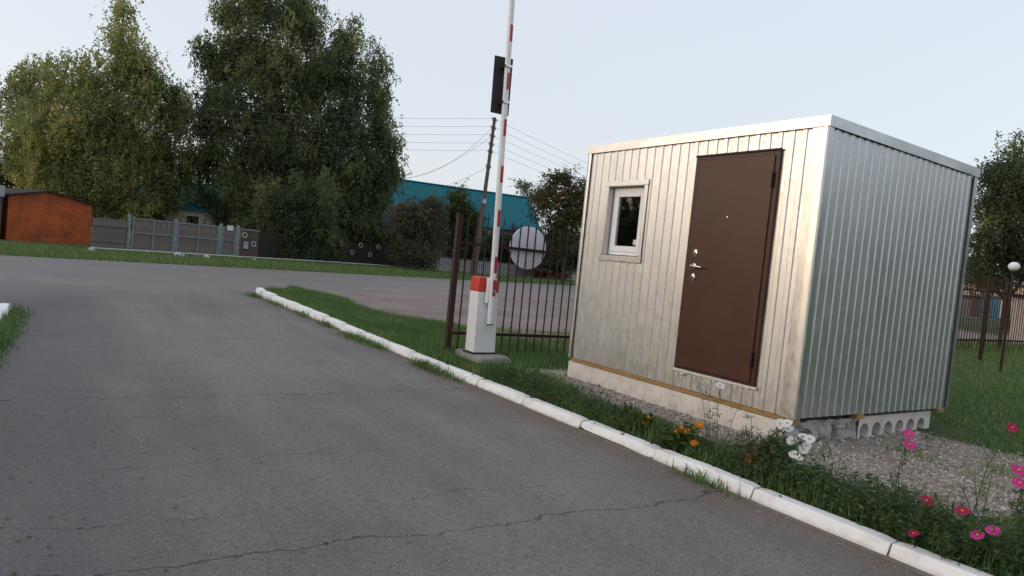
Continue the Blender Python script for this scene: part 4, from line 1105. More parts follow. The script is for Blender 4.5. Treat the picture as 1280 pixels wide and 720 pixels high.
def make_tree(name, label, cat, lob_px, depth, base_px, mat, bark, dens=34, strands=6, per=9, drop=1.1, leaf=.12, tint=.4, group=None, trunk_r=.16, spread=.3, seed=1, ground=None, dd=1.2, limbs=True, leaders=None):
    rng = np.random.default_rng(seed); rn = random.Random(seed)
    bpx, bpy_ = base_px
    bpnt = at_depth(bpx, bpy_, depth)
    gz_ = ground(bpnt[0], bpnt[1]) if ground else float(verge_z(bpnt[0], bpnt[1]))
    root = empty(name, (bpnt[0], bpnt[1], gz_), 0, label, cat, group)
    base = np.array([bpnt[0], bpnt[1], gz_])
    lobes = []
    for lb in lob_px:
        u, v, ru, rv = lb[:4]; dep = depth+(lb[4] if len(lb) > 4 else rn.uniform(-dd, dd))
        c = at_depth(u, v, dep); s = dep/F_PX
        lobes.append((c-base, ru*s, max(.5, .85*(ru*s)), rv*s, lb[5] if len(lb) > 5 else 0.))
    V, Fq, T = crown(lobes, rng, dens, strands, per, drop, leaf, tint, spread)
    link_mesh('crown', np_mesh('crown', V, Fq, mat, False, {'tint': ('FACE', T)}), root)
    tops = sorted(lobes, key=lambda l: -l[0][2])
    tk = MB(); top = Vector(tops[0][0])
    pts = [Vector((0, 0, -.2))]; 
    for f in (.12, .3, .5, .7, .88, 1.): pts.append(Vector((top.x*f**1.4+rn.uniform(-.12, .12), top.y*f**1.4+rn.uniform(-.12, .12), top.z*f)))
    tk.tube(pts, [trunk_r*1.25, trunk_r, trunk_r*.85, trunk_r*.66, trunk_r*.45, trunk_r*.25, trunk_r*.08], 9)
    tr = tk.build('trunk', bark, root, smooth=True)
    if limbs:
        for l in tops[1:]:
            e = Vector(l[0]); h0 = max(.12, (e.z/top.z)*rn.uniform(.35, .6)); s_ = Vector((top.x*h0**1.4, top.y*h0**1.4, top.z*h0))
            mid = s_.lerp(e, .5)+Vector((rn.uniform(-.2, .2), rn.uniform(-.2, .2), -.25)); rr = trunk_r*(.55-.35*h0)
            mb = MB().tube([s_, mid, e, e+Vector((rn.uniform(-.3, .3), rn.uniform(-.3, .3), l[3]*.6))], [rr, rr*.75, rr*.4, rr*.1], 6)
            mb.build('limb', bark, root, smooth=True)
            for _ in range(5):
                d = Vector((rn.uniform(-1, 1)*l[1], rn.uniform(-1, 1)*l[2], rn.uniform(-.4, .9)*l[3]))*.8
                mb = MB(); mb.tube([mid.lerp(e, rn.random()), e+d*.5, e+d+Vector((0, 0, -.2))], [rr*.3, rr*.2, rr*.06], 5)
                mb.build('twig', bark, root)
    return root

# big yellowing birch at the left
make_tree('birch_tree', 'tall yellowing birch with hanging twigs behind the orange garage', 'tree',
  [(152, 22, 16, 32, 0, .2), (150, 66, 32, 40, 0, .18), (176, 92, 28, 42, 0, .05), (112, 96, 36, 36, -.6, .1), (66, 106, 36, 34, 0, .1), (38, 88, 16, 22, 0, .0), (18, 120, 22, 34, .5, -.05),
   (24, 165, 26, 34, 0, .05), (60, 160, 42, 42, -1, .12), (110, 150, 46, 44, -.8, .14), (158, 142, 38, 46, -.4, .06), (200, 110, 22, 40, .6, -.15), (216, 160, 22, 46, .8, -.2), (190, 190, 36, 44, .4, -.1),
   (135, 205, 46, 40, -.6, .04), (80, 212, 42, 34, -.8, .06), (40, 205, 28, 30, 0, .0), (165, 245, 40, 26, .2, -.1), (210, 222, 28, 36, .8, -.22), (120, 242, 30, 20, -.4, 0.), (228, 195, 16, 40, 1., -.25), (224, 120, 14, 30, .8, -.2)],
  42, (134, 300), MT['birch_yellow'], MT['birchbark'], 34, 7, 11, 1.3, .145, .45, trunk_r=.2, seed=3, dd=1.0)
# the big dark green birch group right of it; top highlights painted into lobe tints
make_tree('birch_tree', 'broad dark green birch with the tallest crown above the plank gate', 'tree',
  [(335, 8, 34, 30, 0, .12), (292, 14, 24, 28, 0, .1), (262, 60, 16, 30, 0, .0), (252, 150, 14, 36, .4, -.15), (250, 215, 16, 34, .4, -.18), (320, 60, 44, 44, 0, .05), (282, 80, 24, 40, 0, -.02), (352, 95, 44, 46, -.8, .02), (276, 130, 26, 44, .4, -.08), (318, 135, 48, 48, -.9, -.04),
   (270, 185, 24, 44, .4, -.12), (315, 200, 46, 48, -.8, -.08), (356, 180, 36, 50, -.8, -.06), (282, 245, 26, 36, .2, -.14), (330, 262, 44, 42, -1, -.06), (352, 300, 34, 24, -1.6, -.05)],
  44.5, (330, 314), MT['birch_green'], MT['birchbark'], 36, 7, 12, 1.15, .15, .42, trunk_r=.2, seed=5, group=None)
make_tree('birch_tree', 'dark green birch with ragged leaning top in the middle of the birch group', 'tree',
  [(392, 28, 30, 36, 0, .12), (372, 8, 20, 24, 0, .1), (428, 60, 22, 36, 0, .02), (400, 80, 40, 44, -.4, .04), (440, 100, 18, 40, 0, -.04), (398, 140, 42, 48, -.8, -.02), (436, 160, 26, 46, -.2, -.08),
   (390, 205, 40, 46, -1, -.08), (434, 225, 34, 46, -.6, -.1), (392, 265, 40, 40, -1.2, -.06), (432, 278, 34, 34, -1, -.14), (400, 305, 34, 18, -1.8, -.04)],
  45.5, (402, 318), MT['birch_green'], MT['birchbark'], 36, 7, 12, 1.15, .15, .40, trunk_r=.19, seed=8)
make_tree('birch_tree', 'slender green birch with pointed top at the right edge of the birch group', 'tree',
  [(470, 72, 13, 24, 0, .12), (472, 112, 20, 32, 0, .08), (470, 155, 26, 36, 0, .0), (486, 178, 18, 30, 0, .0), (466, 200, 28, 36, -.4, -.06), (488, 214, 17, 22, 0, .02), (462, 248, 26, 34, -.4, -.1), (474, 285, 18, 26, -.4, -.16)],
  46.5, (468, 320), MT['birch_green'], MT['birchbark'], 38, 7, 12, 1.2, .15, .42, trunk_r=.15, seed=11)
for i, (x_, y_, h_, w_) in enumerate(((-30, 5, 5.6, 2.8), (-29, 11, 6.8, 3.2), (-31, 16, 7.0, 3.2), (-28, -3, 4.4, 2.6), (-36, 24, 6.6, 3.4))):
    rngt = np.random.default_rng(60+i); rt_ = empty('garden_tree', (x_, y_, 0.), 0, 'bushy garden tree left of the street beyond the kerb', 'tree', 'garden trees left of the street')
    V, Fq, T = crown([(np.array([0, 0, h_*.55]), w_, w_, h_*.45), (np.array([1., 1.5, h_*.4]), w_*.8, w_*.8, h_*.38), (np.array([-1., -1.5, h_*.38]), w_*.8, w_*.8, h_*.36)], rngt, 26, 6, 8, .5, .2, .45)
    link_mesh('crown', np_mesh('crown', V, Fq, MT['birch_green'], False, {'tint': ('FACE', T)}), rt_)
    MB().tube([(0, 0, -.3), (.1, 0, h_*.4), (0, .1, h_*.8)], [.2, .15, .05], 8).build('trunk', MT['bark'], rt_, smooth=True)
# darker wood behind, closing the gaps
make_tree('dark_tree', 'dark tree behind the grey garage at the left edge', 'tree', [(5, 205, 26, 30), (-20, 215, 30, 34), (30, 225, 24, 18)], 50, (0, 300), MT['leaf_far'], MT['bark'], 20, 6, 8, .4, .17, .4, seed=21)
make_tree('dark_tree', 'dark tree filling the gap between the two biggest birches', 'tree', [(236, 200, 24, 40), (250, 245, 26, 24), (222, 245, 18, 20), (250, 160, 14, 24)], 50, (243, 300), MT['leaf_far'], MT['bark'], 22, 6, 8, .6, .15, .3, seed=22)
make_tree('dark_tree', 'dark dense tree in the yard directly behind the plank fence and birches', 'tree', [(300, 250, 40, 40), (345, 235, 40, 50), (390, 240, 40, 50), (430, 250, 36, 46), (465, 262, 26, 40), (320, 290, 50, 24), (400, 295, 60, 24), (455, 300, 30, 20)], 53, (380, 312), MT['leaf_far'], MT['bark'], 40, 6, 9, .6, .2, .25, seed=28, spread=.4)
make_tree('dark_tree', 'dark dense tree in the yard behind the yellowing birch', 'tree', [(60, 215, 50, 34), (120, 225, 50, 36), (180, 235, 44, 34), (90, 180, 50, 30), (150, 190, 44, 34)], 52, (120, 298), MT['leaf_far'], MT['bark'], 30, 6, 9, .6, .2, .45, seed=29, spread=.4)
make_tree('fence_bush', 'dense dark green bush hanging over the plank fence under the birches', 'bush', [(345, 285, 24, 30), (372, 262, 24, 40), (402, 280, 22, 34), (350, 312, 30, 12), (392, 312, 28, 12), (328, 300, 14, 18), (418, 300, 14, 20), (340, 250, 20, 26), (396, 245, 20, 28)], 38.5, (368, 321), MT['birch_green'], MT['bark'], 80, 7, 10, 1.1, .12, .12, seed=33, spread=.22, trunk_r=.06, dd=.4)
make_tree('brown_bush', 'rounded dull brown bush right of the birch group', 'bush', [(520, 275, 26, 26), (508, 300, 22, 26), (536, 300, 20, 26), (520, 318, 28, 14), (540, 262, 14, 18), (502, 268, 12, 16)], 42, (521, 331), MT['bush_brown'], MT['bark'], 150, 6, 9, .2, .10, .5, seed=23, spread=.2, trunk_r=.07, dd=.4)
make_tree('young_tree', 'upright green young tree with yellow tip before the teal roof', 'tree', [(573, 240, 5, 18, 0, .35), (566, 258, 15, 16, 0, .2), (580, 270, 18, 20, 0, .05), (556, 282, 18, 22, 0, -.1), (576, 298, 18, 18, 0, -.1), (592, 285, 12, 22, 0, 0)], 46, (572, 334), MT['leaf_mid'], MT['bark'], 95, 6, 9, .2, .12, .45, seed=24, spread=.25, trunk_r=.08, dd=.5)
make_tree('reddish_tree', 'reddish brown leafy tree showing over the fence beside the cabin', 'tree', [(712, 222, 14, 14, 0, .1), (692, 232, 16, 16, 0, .05), (680, 252, 16, 18, 0, 0), (708, 250, 22, 20, 0, .05), (728, 240, 14, 22, 0, .05), (690, 275, 24, 18, 0, -.1), (722, 275, 22, 20, 0, 0), (700, 296, 26, 14, 0, -.15), (742, 262, 20, 30, 0, 0)], 50, (704, 345), MT['rowan_leaf'], MT['bark'], 60, 6, 8, .25, .14, .5, seed=25, spread=.28, trunk_r=.12, dd=.8)
make_tree('pale_tree', 'pale green loose tree farther off at the end of the teal roof', 'tree', [(652, 232, 14, 9), (664, 244, 18, 12), (676, 238, 12, 12), (660, 260, 14, 14)], 78, (664, 345), MT['leaf_pale'], MT['bark'], 20, 6, 8, .1, .17, .5, seed=26, spread=.4)
make_tree('low_bush', 'dark low bush under the eaves behind the picket fence', 'bush', [(622, 302, 18, 14), (650, 306, 20, 15), (604, 308, 16, 14), (562, 312, 20, 12), (584, 308, 18, 14), (676, 312, 20, 16), (702, 316, 20, 16), (728, 320, 20, 16), (640, 320, 30, 10), (690, 328, 30, 10), (590, 318, 24, 10)], 60.5, (640, 332), MT['leaf_far'], MT['bark'], 80, 6, 8, .2, .14, .4, seed=27, limbs=False, trunk_r=.05)
# tall drooping tree right of the cabin
make_tree('tall_tree', 'tall dark drooping tree behind the fence beside the globe lamp', 'tree', [(1272, 172, 9, 16, 0, .1), (1268, 196, 16, 20, 0, .05), (1246, 205, 12, 16, 0, .0), (1282, 220, 24, 26), (1250, 228, 20, 22), (1232, 250, 14, 18), (1262, 255, 26, 26), (1240, 285, 22, 26), (1275, 285, 28, 30), (1228, 312, 14, 18), (1256, 318, 28, 20), (1290, 320, 30, 26), (1310, 260, 30, 40), (1222, 330, 10, 14), (1240, 335, 20, 12)], 34, (1258, 390), MT['birch_green'], MT['bark'], 66, 7, 11, 1.2, .12, .14, seed=31, trunk_r=.18, ground=lambda x, y: float(lot_z(x, y)))
for i, (u, v, r_, dp) in enumerate(((1215, 335, 14, 100), (1195, 330, 16, 105))):
    make_tree('far_tree', ('small far tree behind the turquoise shed across the back road', 'small far tree behind the brown shed across the back road')[i], 'tree', [(u, v, r_, r_*.8), (u+8, v+6, r_*.8, r_*.7)], dp, (u, 372), MT['leaf_far'], MT['bark'], 14, 6, 8, .2, .25, .5, group='far trees behind the sheds', seed=40+i, limbs=False, ground=lambda x, y: float(lot_z(x, y)), spread=.5)

# far belt of woodland closing the horizon behind the yards
rw = np.random.default_rng(77); lob = []
for u_ in np.arange(-150, 1420, 9):
    dep = rw.uniform(120, 165); c = at_depth(u_, 300, dep); hh_ = rw.uniform(5.5, 8.5)
    lob.append((np.array([c[0], c[1], hh_*.45]), rw.uniform(2., 3.4), 2., hh_*.55, rw.normal(0, .1)))
V, Fq, T = crown(lob, rw, 9, 6, 8, .3, .55, .45, .8)
tag(link_mesh('far_wood', np_mesh('far_wood', V, Fq, MT['leaf_far'], False, {'tint': ('FACE', T)})), 'far belt of dull green woodland behind the yards', 'wood', kind='stuff')
# garden trees right of the lot, beyond the picture (they show in the side wall's sheen)
for i, (x_, y_, h_, w_) in enumerate(((34, 6, 8., 3.6), (36, 14, 9., 4.), (33, -2, 7.5, 3.6), (38, 22, 9., 4.))):
    rngt = np.random.default_rng(160+i); rt_ = empty('garden_tree', (x_, y_, float(lot_z(x_, y_))), 0, 'bushy garden tree right of the lot beyond the lawn', 'tree', 'garden trees right of the lot')
    V, Fq, T = crown([(np.array([0, 0, h_*.55]), w_, w_, h_*.45), (np.array([1., 1.5, h_*.4]), w_*.8, w_*.8, h_*.38), (np.array([-1., -1.5, h_*.38]), w_*.8, w_*.8, h_*.36)], rngt, 24, 6, 8, .5, .22, .45)
    link_mesh('crown', np_mesh('crown', V, Fq, MT['birch_green'], False, {'tint': ('FACE', T)}), rt_)
    MB().tube([(0, 0, -.3), (.1, 0, h_*.4), (0, .1, h_*.8)], [.2, .15, .05], 8).build('trunk', MT['bark'], rt_, smooth=True)
# ------------------------------------------------------------------ grass
def blades(name, P, h, w, mat, seed, lean=.5, tint=None, label=None):
    rng = np.random.default_rng(seed); n = len(P)
    a = rng.uniform(0, 2*np.pi, n); l = rng.normal(0, lean, n)
    D_ = np.stack([np.cos(a)*l, np.sin(a)*l, np.ones(n)], 1); D_ /= np.linalg.norm(D_, axis=1, keepdims=True)
    b = rng.uniform(0, 2*np.pi, n); B = np.stack([np.cos(b), np.sin(b), np.zeros(n)], 1)*(w*.5)[:, None]
    bend = np.stack([np.cos(a), np.sin(a), -.3*np.ones(n)], 1)*(h*np.abs(l)*.5)[:, None]
    mid = P+D_*(h*.55)[:, None]; tip = P+D_*h[:, None]+bend
    V = np.stack([P-B, P+B, mid+B*.75, mid-B*.75, tip], 1).reshape(-1, 3)
    base = np.arange(n)[:, None]*5
    q = base+np.array([0, 1, 2, 3]); t = base+np.array([3, 2, 4, 4])
    me = bpy.data.meshes.new(name)
    # quads plus tip triangles
    me.vertices.add(len(V)); me.vertices.foreach_set('co', V.astype(np.float32).ravel())
    tri = base+np.array([3, 2, 4])
    loops = np.concatenate([q.ravel(), tri.ravel()]).astype(np.int32)
    me.loops.add(len(loops)); me.loops.foreach_set('vertex_index', loops)
    me.polygons.add(2*n); me.polygons.foreach_set('loop_start', np.concatenate([np.arange(n)*4, 4*n+np.arange(n)*3]).astype(np.int32))
    me.update(calc_edges=True)
    tt = tint if tint is not None else np.clip(rng.normal(.45, .2, n)+.35*np.array([noise.noise(Vector((p[0]*1.1, p[1]*1.1, 7))) for p in P]), 0, 1)
    dryb = rng.random(n) < .05; tt = np.where(dryb, 1., tt)
    at = me.attributes.new('tint', 'FLOAT', 'FACE'); at.data.foreach_set('value', np.concatenate([tt, tt]).astype(np.float32))
    me.materials.append(mat)
    o = link_mesh(name, me); tag(o, label, 'grass', kind='stuff'); return o
def scatter_uv(n, u0, u1, v0, v1, rng): return rng.uniform(u0, u1, n), rng.uniform(v0, v1, n)
rng = np.random.default_rng(99)
def lot_points(u, v, keep):
    x, y, z, d, g = fields(u, v); k = keep(u, v, d, g) & (z > .0)
    return np.stack([x, y, z-.004], 1)[k]
cl = lambda x, y, s: np.array([noise.noise(Vector((a*s, b*s, 0))) for a, b in zip(x, y)])
# strip beside the kerb up to the fence and the tip
u, v = scatter_uv(110000, 5.2, 18.5, 3.89, 6.2, rng)
inslab = lambda u, v: (u > 2.9) & (u < 6.3) & (v > 4.95) & (v < 7.9)
BU, BV = float(BX@E1), float(BX@E2)
kp = lambda u, v, d, g: (rng.random(len(u)) > d*1.35+g*1.2) & ~inslab(u, v) & ~((abs(u-BU) < .36) & (abs(v-BV) < .30)) & ~((u < BU) & (u > BU-.6) & (abs(v-BV) < .45) & (rng.random(len(u)) < .6))
P = lot_points(u, v, kp); hh = np.clip(rng.normal(.085, .03, len(P)), .03, .2)*(1+.5*cl(P[:, 0], P[:, 1], 1.5))
blades('lawn_grass', P, hh, rng.uniform(.005, .011, len(P)), MT['grass'], 1, label='short green grass along the whitewashed kerb')
# lawn to the right, and under / beyond the fence
u, v = scatter_uv(150000, -1.5, 11, 6.0, 20, rng)
P = lot_points(u, v, lambda u, v, d, g: (rng.random(len(u)) > d*1.2+g*1.15) & ~inslab(u, v))
hh = np.clip(rng.normal(.075, .025, len(P)), .03, .16)*(1+.4*cl(P[:, 0], P[:, 1], .8))
blades('lawn_grass', P, hh, rng.uniform(.008, .016, len(P)), MT['grass'], 2, tint=np.clip(rng.normal(.62, .22, len(P)), 0, 1), label='mown green lawn behind and right of the cabin')
# rougher grass outside the fence at the right
u, v = scatter_uv(45000, -10, 12, 18, 60, rng)
P = lot_points(u, v, lambda u, v, d, g: d < .5); hh = np.clip(rng.normal(.16, .06, len(P)), .05, .35)
blades('rough_grass', P, hh, rng.uniform(.02, .04, len(P)), MT['grass'], 3, label='rough grass beyond the fence towards the sheds')
# far verge
n = 70000; t = rng.uniform(-4, 62, n); nn = -24.25-rng.random(n)**1.2*7.
x = t*ST[0]+nn*NS[0]; y = t*ST[1]+nn*NS[1]
bare = np.array([noise.noise(Vector((a*.25, b*.25, 3))) for a, b in zip(x, y)]) < .38
P = np.stack([x, y, verge_z(x, y)*sstep(-23.9, -25.5, nn)-.005], 1)[bare]; hh = np.clip(rng.normal(.11, .04, len(P)), .04, .25)
blades('verge_grass', P, hh, rng.uniform(.02, .04, len(P)), MT['grass'], 4, label='green grass verge across the street', tint=np.clip(rng.normal(.62, .2, len(P)), 0, 1))
# weeds at the foot of both kerbs
pts = []
for (uc, vc, n, su, sv) in ((8.9, 3.50, 420, .30, .05), (9.5, 3.46, 420, .25, .07), (6.9, 3.50, 420, .28, .05), (7.25, 3.48, 260, .12, .04), (10.9, 3.5, 200, .2, .04), (2.95, 3.52, 130, .16, .025), (12.3, 3.5, 200, .3, .04), (14.2, 3.5, 260, .4, .05), (15.8, 3.45, 300, .3, .08)):
    pts.append(np.stack([rng.normal(uc, su, n), rng.normal(vc, sv, n)], 1))
for (uc, n, sv) in ((6.6, 300, .04), (7.6, 450, .05), (8.6, 600, .06), (9.5, 700, .07), (10.3, 700, .07), (11.2, 600, .08), (5.6, 200, .04)):
    pts.append(np.stack([rng.normal(uc, .35, n), rng.normal(-.36, sv, n)], 1))
Q = np.concatenate(pts); Q[:, 1] += np.where(Q[:, 1] > 2, .215, -.13); Q = Q[(Q[:, 1] < 3.775) & (Q[:, 1] > -.60)]
P = np.stack([E1[0]*Q[:, 0]+E2[0]*Q[:, 1], E1[1]*Q[:, 0]+E2[1]*Q[:, 1], np.full(len(Q), .001)], 1)
blades('kerb_weeds', P, np.clip(rng.normal(.085, .035, len(P)), .02, .2), rng.uniform(.005, .012, len(P)), MT['grass'], 5, .8, label='tufts of weeds at the foot of the kerbs')

# ------------------------------------------------------------------ gravel
base_rock = np.array([(1, 0, 0), (-1, 0, 0), (0, 1, 0), (0, -1, 0), (0, 0, 1), (0, 0, -1)], float)
tri = np.array([(0, 2, 4), (2, 1, 4), (1, 3, 4), (3, 0, 4), (2, 0, 5), (1, 2, 5), (3, 1, 5), (0, 3, 5)])
n = 32000
u, v = scatter_uv(n, 1.0, 6.9, 4.35, 7.4, rng)
x, y, z, d, g = fields(u, v); k = (g > rng.random(n)*.9+.05) & ~((u > 3.3) & (u < 6.1) & (v > 5.2) & (v < 7.2))
x, y, z = x[k], y[k], z[k]; n = len(x)
r = np.clip(rng.lognormal(-4.85, .45, n), .004, .030)
ax = rng.uniform(.6, 1.4, (n, 6, 3)); V = base_rock[None]*ax*r[:, None, None]
an = rng.uniform(0, 2*np.pi, n); ca, sa = np.cos(an), np.sin(an)
tl = rng.uniform(-.7, .7, n); ct, s_t = np.cos(tl), np.sin(tl)
V = np.stack([V[..., 0]*ct[:, None]-V[..., 2]*s_t[:, None], V[..., 1], V[..., 0]*s_t[:, None]+V[..., 2]*ct[:, None]], -1)
V = np.stack([V[..., 0]*ca[:, None]-V[..., 1]*sa[:, None], V[..., 0]*sa[:, None]+V[..., 1]*ca[:, None], V[..., 2]*.75], -1)
V += np.stack([x, y, z+r*.25], 1)[:, None]
Fq = (np.arange(n)[:, None, None]*6+tri[None]).reshape(-1, 3)
T = np.repeat(np.clip(rng.normal(.45, .25, n), 0, 1), 8)
tag(link_mesh('gravel', np_mesh('gravel', V.reshape(-1, 3), Fq, MT['stone'], False, {'tint': ('FACE', T)})), 'grey crushed stone gravel round the slab', 'gravel', kind='stuff')
# loose pebbles and fallen leaves on the asphalt
n = 1500; u = rng.uniform(1, 14, n); v = np.where(rng.random(n) < .55, 3.73-np.abs(rng.normal(0, .10, n)), rng.uniform(-.4, 3.5, n))
x = E1[0]*u+E2[0]*v; y = E1[1]*u+E2[1]*v; r = rng.uniform(.002, .007, n)
V = base_rock[None]*rng.uniform(.6, 1.3, (n, 6, 3))*r[:, None, None]+np.stack([x, y, r*.4], 1)[:, None]
Fq = (np.arange(n)[:, None, None]*6+tri[None]).reshape(-1, 3)
tag(link_mesh('loose_grit', np_mesh('loose_grit', V.reshape(-1, 3), Fq, MT['stone'], False, {'tint': ('FACE', np.repeat(np.clip(rng.normal(.2, .2, n), 0, 1), 8))})), 'loose grit scattered on the asphalt', 'grit', kind='stuff')
n = 260; u = rng.uniform(2.0, 9, n); v = np.clip(rng.exponential(.5, n)-.35, -.4, 3.4)
P = np.stack([E1[0]*u+E2[0]*v, E1[1]*u+E2[1]*v, np.full(n, .006)], 1); a = rng.uniform(0, 6.28, n)
A = np.stack([np.cos(a), np.sin(a), rng.uniform(-.05, .25, n)], 1); B = np.stack([-np.sin(a), np.cos(a), rng.uniform(-.1, .1, n)], 1)
L = rng.uniform(.012, .032, n)[:, None]
V = np.stack([P-A*L*.5, P+B*L*.3, P+A*L*.5, P-B*L*.3], 1).reshape(-1, 3); V[:, 2] = np.maximum(V[:, 2], .003)
tag(link_mesh('fallen_leaves', np_mesh('fallen_leaves', V, np.arange(4*n).reshape(n, 4), MT['dryleaf'], False, {'tint': ('FACE', rng.random(n))})), 'small dry leaves lying on the asphalt', 'leaves', kind='stuff')

# ------------------------------------------------------------------ flower border
def on_v(u, v, V): return on_plane(u, v, E2, V)
def border_z(p): return float(lot_z(p[0], p[1]))
def strands_mesh(stems, mat, name, parent, leafL, per, rng, tint=.45, spread=.05, feathery=True):
    """stems: list of (p0,p1) in local space; leaves along them"""
    PP = []; AA = []
    for p0, p1, f0 in stems:
        p0, p1 = np.array(p0), np.array(p1); f = rng.uniform(f0, 1., per)
        P = p0+(p1-p0)*f[:, None]+rng.normal(size=(per, 3))*.004
        A = rng.normal(size=(per, 3))*np.array([1, 1, .55])+np.array([0, 0, .35]); A /= np.linalg.norm(A, axis=1, keepdims=True)
        PP.append(P); AA.append(A)
        if feathery:       # second order leaflets
            P2 = np.repeat(P, 4, 0)+np.repeat(A, 4, 0)*(rng.uniform(.2, .9, per*4)*leafL)[:, None]
            A2 = np.repeat(A, 4, 0)*.7+rng.normal(size=(per*4, 3))*.6; A2 /= np.linalg.norm(A2, axis=1, keepdims=True)
            PP.append(P2); AA.append(A2*.6)
    P = np.concatenate(PP); A = np.concatenate(AA); sl = np.linalg.norm(A, axis=1)
    L = leafL*rng.uniform(.6, 1.2, len(P)); Wd = L*(rng.uniform(.08, .14, len(P)) if feathery else rng.uniform(.3, .5, len(P)))
    V, Fq = leaf_quads(P, A, L, Wd, rng)
    return link_mesh(name, np_mesh(name, V, Fq, mat, False, {'tint': ('FACE', np.clip(rng.normal(tint, .2, len(P)), 0, 1))}), parent)
def flower_mesh(r, n, mat, double=False, cup=.25, seed=0):
    rn = random.Random(seed); V = []; Fc = []; tn = []
    for lay in range(2 if double else 1):
        for k in range(n):
            a = 2*math.pi*(k+.5*lay)/n+rn.uniform(-.1, .1); rr = r*(1-.3*lay)*rn.uniform(.9, 1.08); w = rr*math.pi/n*(1.15 if double else .88)
            ca, sa = math.cos(a), math.sin(a); cz = cup*rn.uniform(.5, 1.5)+.35*lay
            pr = [(.10, .35, 0), (.5, .95, .5), (.85, 1., .9), (1., .55, 1.0)]
            b = len(V)
            for (f, ww, zz) in pr:
                for sg in (-1, 0, 1):
                    x, y = rr*f, sg*w*ww
                    V.append((x*ca-y*sa, x*sa+y*ca, rr*cz*zz*.6-abs(sg)*rr*.05+.002*lay+(rr*.04 if sg == 0 and f == 1. else 0)))
            for i in range(3):
                for j in range(2): Fc.append((b+i*3+j, b+i*3+j+1, b+(i+1)*3+j+1, b+(i+1)*3+j)); tn.append(rn.random())
    return np_mesh('petals', V, Fc, mat, True, {'tint': ('FACE', tn)})
PET = {}
for nm, mt in (('pink', 'petal_pink'), ('crimson', 'petal_crimson'), ('white', 'petal_white')):
    PET[nm] = [flower_mesh(.042, 8, MT[mt], False, .25, s) for s in range(3)]
PET['orange'] = [flower_mesh(.030, 13, MT['petal_orange'], True, .3, s) for s in range(3)]
CEN = MB().lathe([(.0075, -.002), (.008, .003), (.005, .006), (.002, .007)], 10).mesh('centre', MT['pollen'], True)
TO_CAM = Vector(ORG)
def plant(name, heads, basepos, label, cat, colour, size=1., foliage=26, height=.45, seed=0, mat='herb', feathery=True, leafL=.055, dry=False, group=None, face=.75, nstem=9):
    rng_ = np.random.default_rng(seed); rn = random.Random(seed)
    bz_ = border_z(basepos); root = empty(name, (basepos[0], basepos[1], bz_), 0, label, cat, group)
    o = np.array([basepos[0], basepos[1], bz_])
    stems = []
    st = MB()
    for hp in heads:
        h = np.array(hp)-o; foot = np.array([rn.uniform(-.04, .04), rn.uniform(-.04, .04), -.02])
        mid = foot+(h-foot)*.5+np.array([rn.uniform(-.03, .03), rn.uniform(-.03, .03), .04])
        st.tube([foot, mid, h], [.0035, .0028, .002], 5); stems.append((foot, mid, .1)); stems.append((mid, h-(h-mid)*.35, .0))
    for _ in range(nstem):
        a = rn.uniform(0, 6.28); q = rn.uniform(.05, .22); hh_ = height*rn.uniform(.5, 1)
        foot = np.array([math.cos(a)*q*.3, math.sin(a)*q*.3, -.02]); e = np.array([math.cos(a)*q, math.sin(a)*q, hh_])
        st.tube([foot, foot+(e-foot)*.5+np.array([0, 0, .02]), e], [.003, .0024, .0015], 4); stems.append((foot, e, .15))
    st.build('stems', MT['drystem' if dry else 'stem'], root)
    strands_mesh(stems, MT[mat], 'foliage', root, leafL, foliage, rng_, feathery=feathery)
    for i, hp in enumerate(heads):
        h = Vector(hp)-Vector(o)
        tc_ = (TO_CAM-Vector(hp)).normalized(); nrm = (tc_*face+Vector((rn.uniform(-.4, .4), rn.uniform(-.4, .4), .75))).normalized()
        fl = link_mesh('flower', PET[colour][(i+seed) % 3], root, h, nrm.to_track_quat('Z', 'Y').to_euler()); fl.scale = (size*rn.uniform(.9, 1.12),)*3
        link_mesh('centre', CEN, fl, (0, 0, .004))
    return root
H = lambda L, V: [on_v(u_, v_, V+dv) for (u_, v_, dv) in L]
# white cosmos near the cabin corner
wh = H([(984, 529, .0), (1004, 546, .03), (1012, 549, -.03), (973, 549, .1), (993, 568, -.05), (1004, 562, .02), (960, 540, .06), (944, 577, -.08), (985, 536, .08), (966, 556, .03), (998, 572, -.04), (976, 530, .02), (990, 551, .0), (953, 552, .04), (1008, 557, .05), (936, 566, -.04)], 4.10)
plant('cosmos_plant', wh, UV(2.86, 4.14), 'feathery cosmos with a cluster of white flowers by the cabin corner', 'flower plant', 'white', .80, 26, .36, 1)
plant('cosmos_plant', H([(900, 482, 0.)], 4.25), UV(3.28, 4.22), 'tall thin cosmos with one white flower in front of the door sill', 'flower plant', 'white', .9, 9, .50, 2, dry=True, nstem=4)
plant('cosmos_plant', H([(1136, 543, 0), (1137, 556, -.04)], 4.45), UV(1.98, 4.30), 'cosmos with two bright pink flowers over the gravel', 'flower plant', 'pink', .85, 9, .26, 3, nstem=5)
plant('cosmos_plant', H([(1274, 588, .0), (1275, 604, -.05), (1284, 592, .05)], 4.25), UV(1.30, 4.25), 'cosmos with large magenta flowers at the end of the border', 'flower plant', 'pink', .95, 16, .35, 4)
plant('cosmos_plant', H([(1158, 626, .05), (1203, 639, .0)], 3.98), UV(1.74, 4.0), 'low cosmos with two crimson flowers facing the drive', 'flower plant', 'crimson', .78, 26, .24, 5)
plant('cosmos_plant', H([(1142, 667, .0)], 3.84), UV(1.74, 3.93), 'low cosmos with one small red flower leaning over the kerb', 'flower plant', 'crimson', .62, 22, .18, 6)
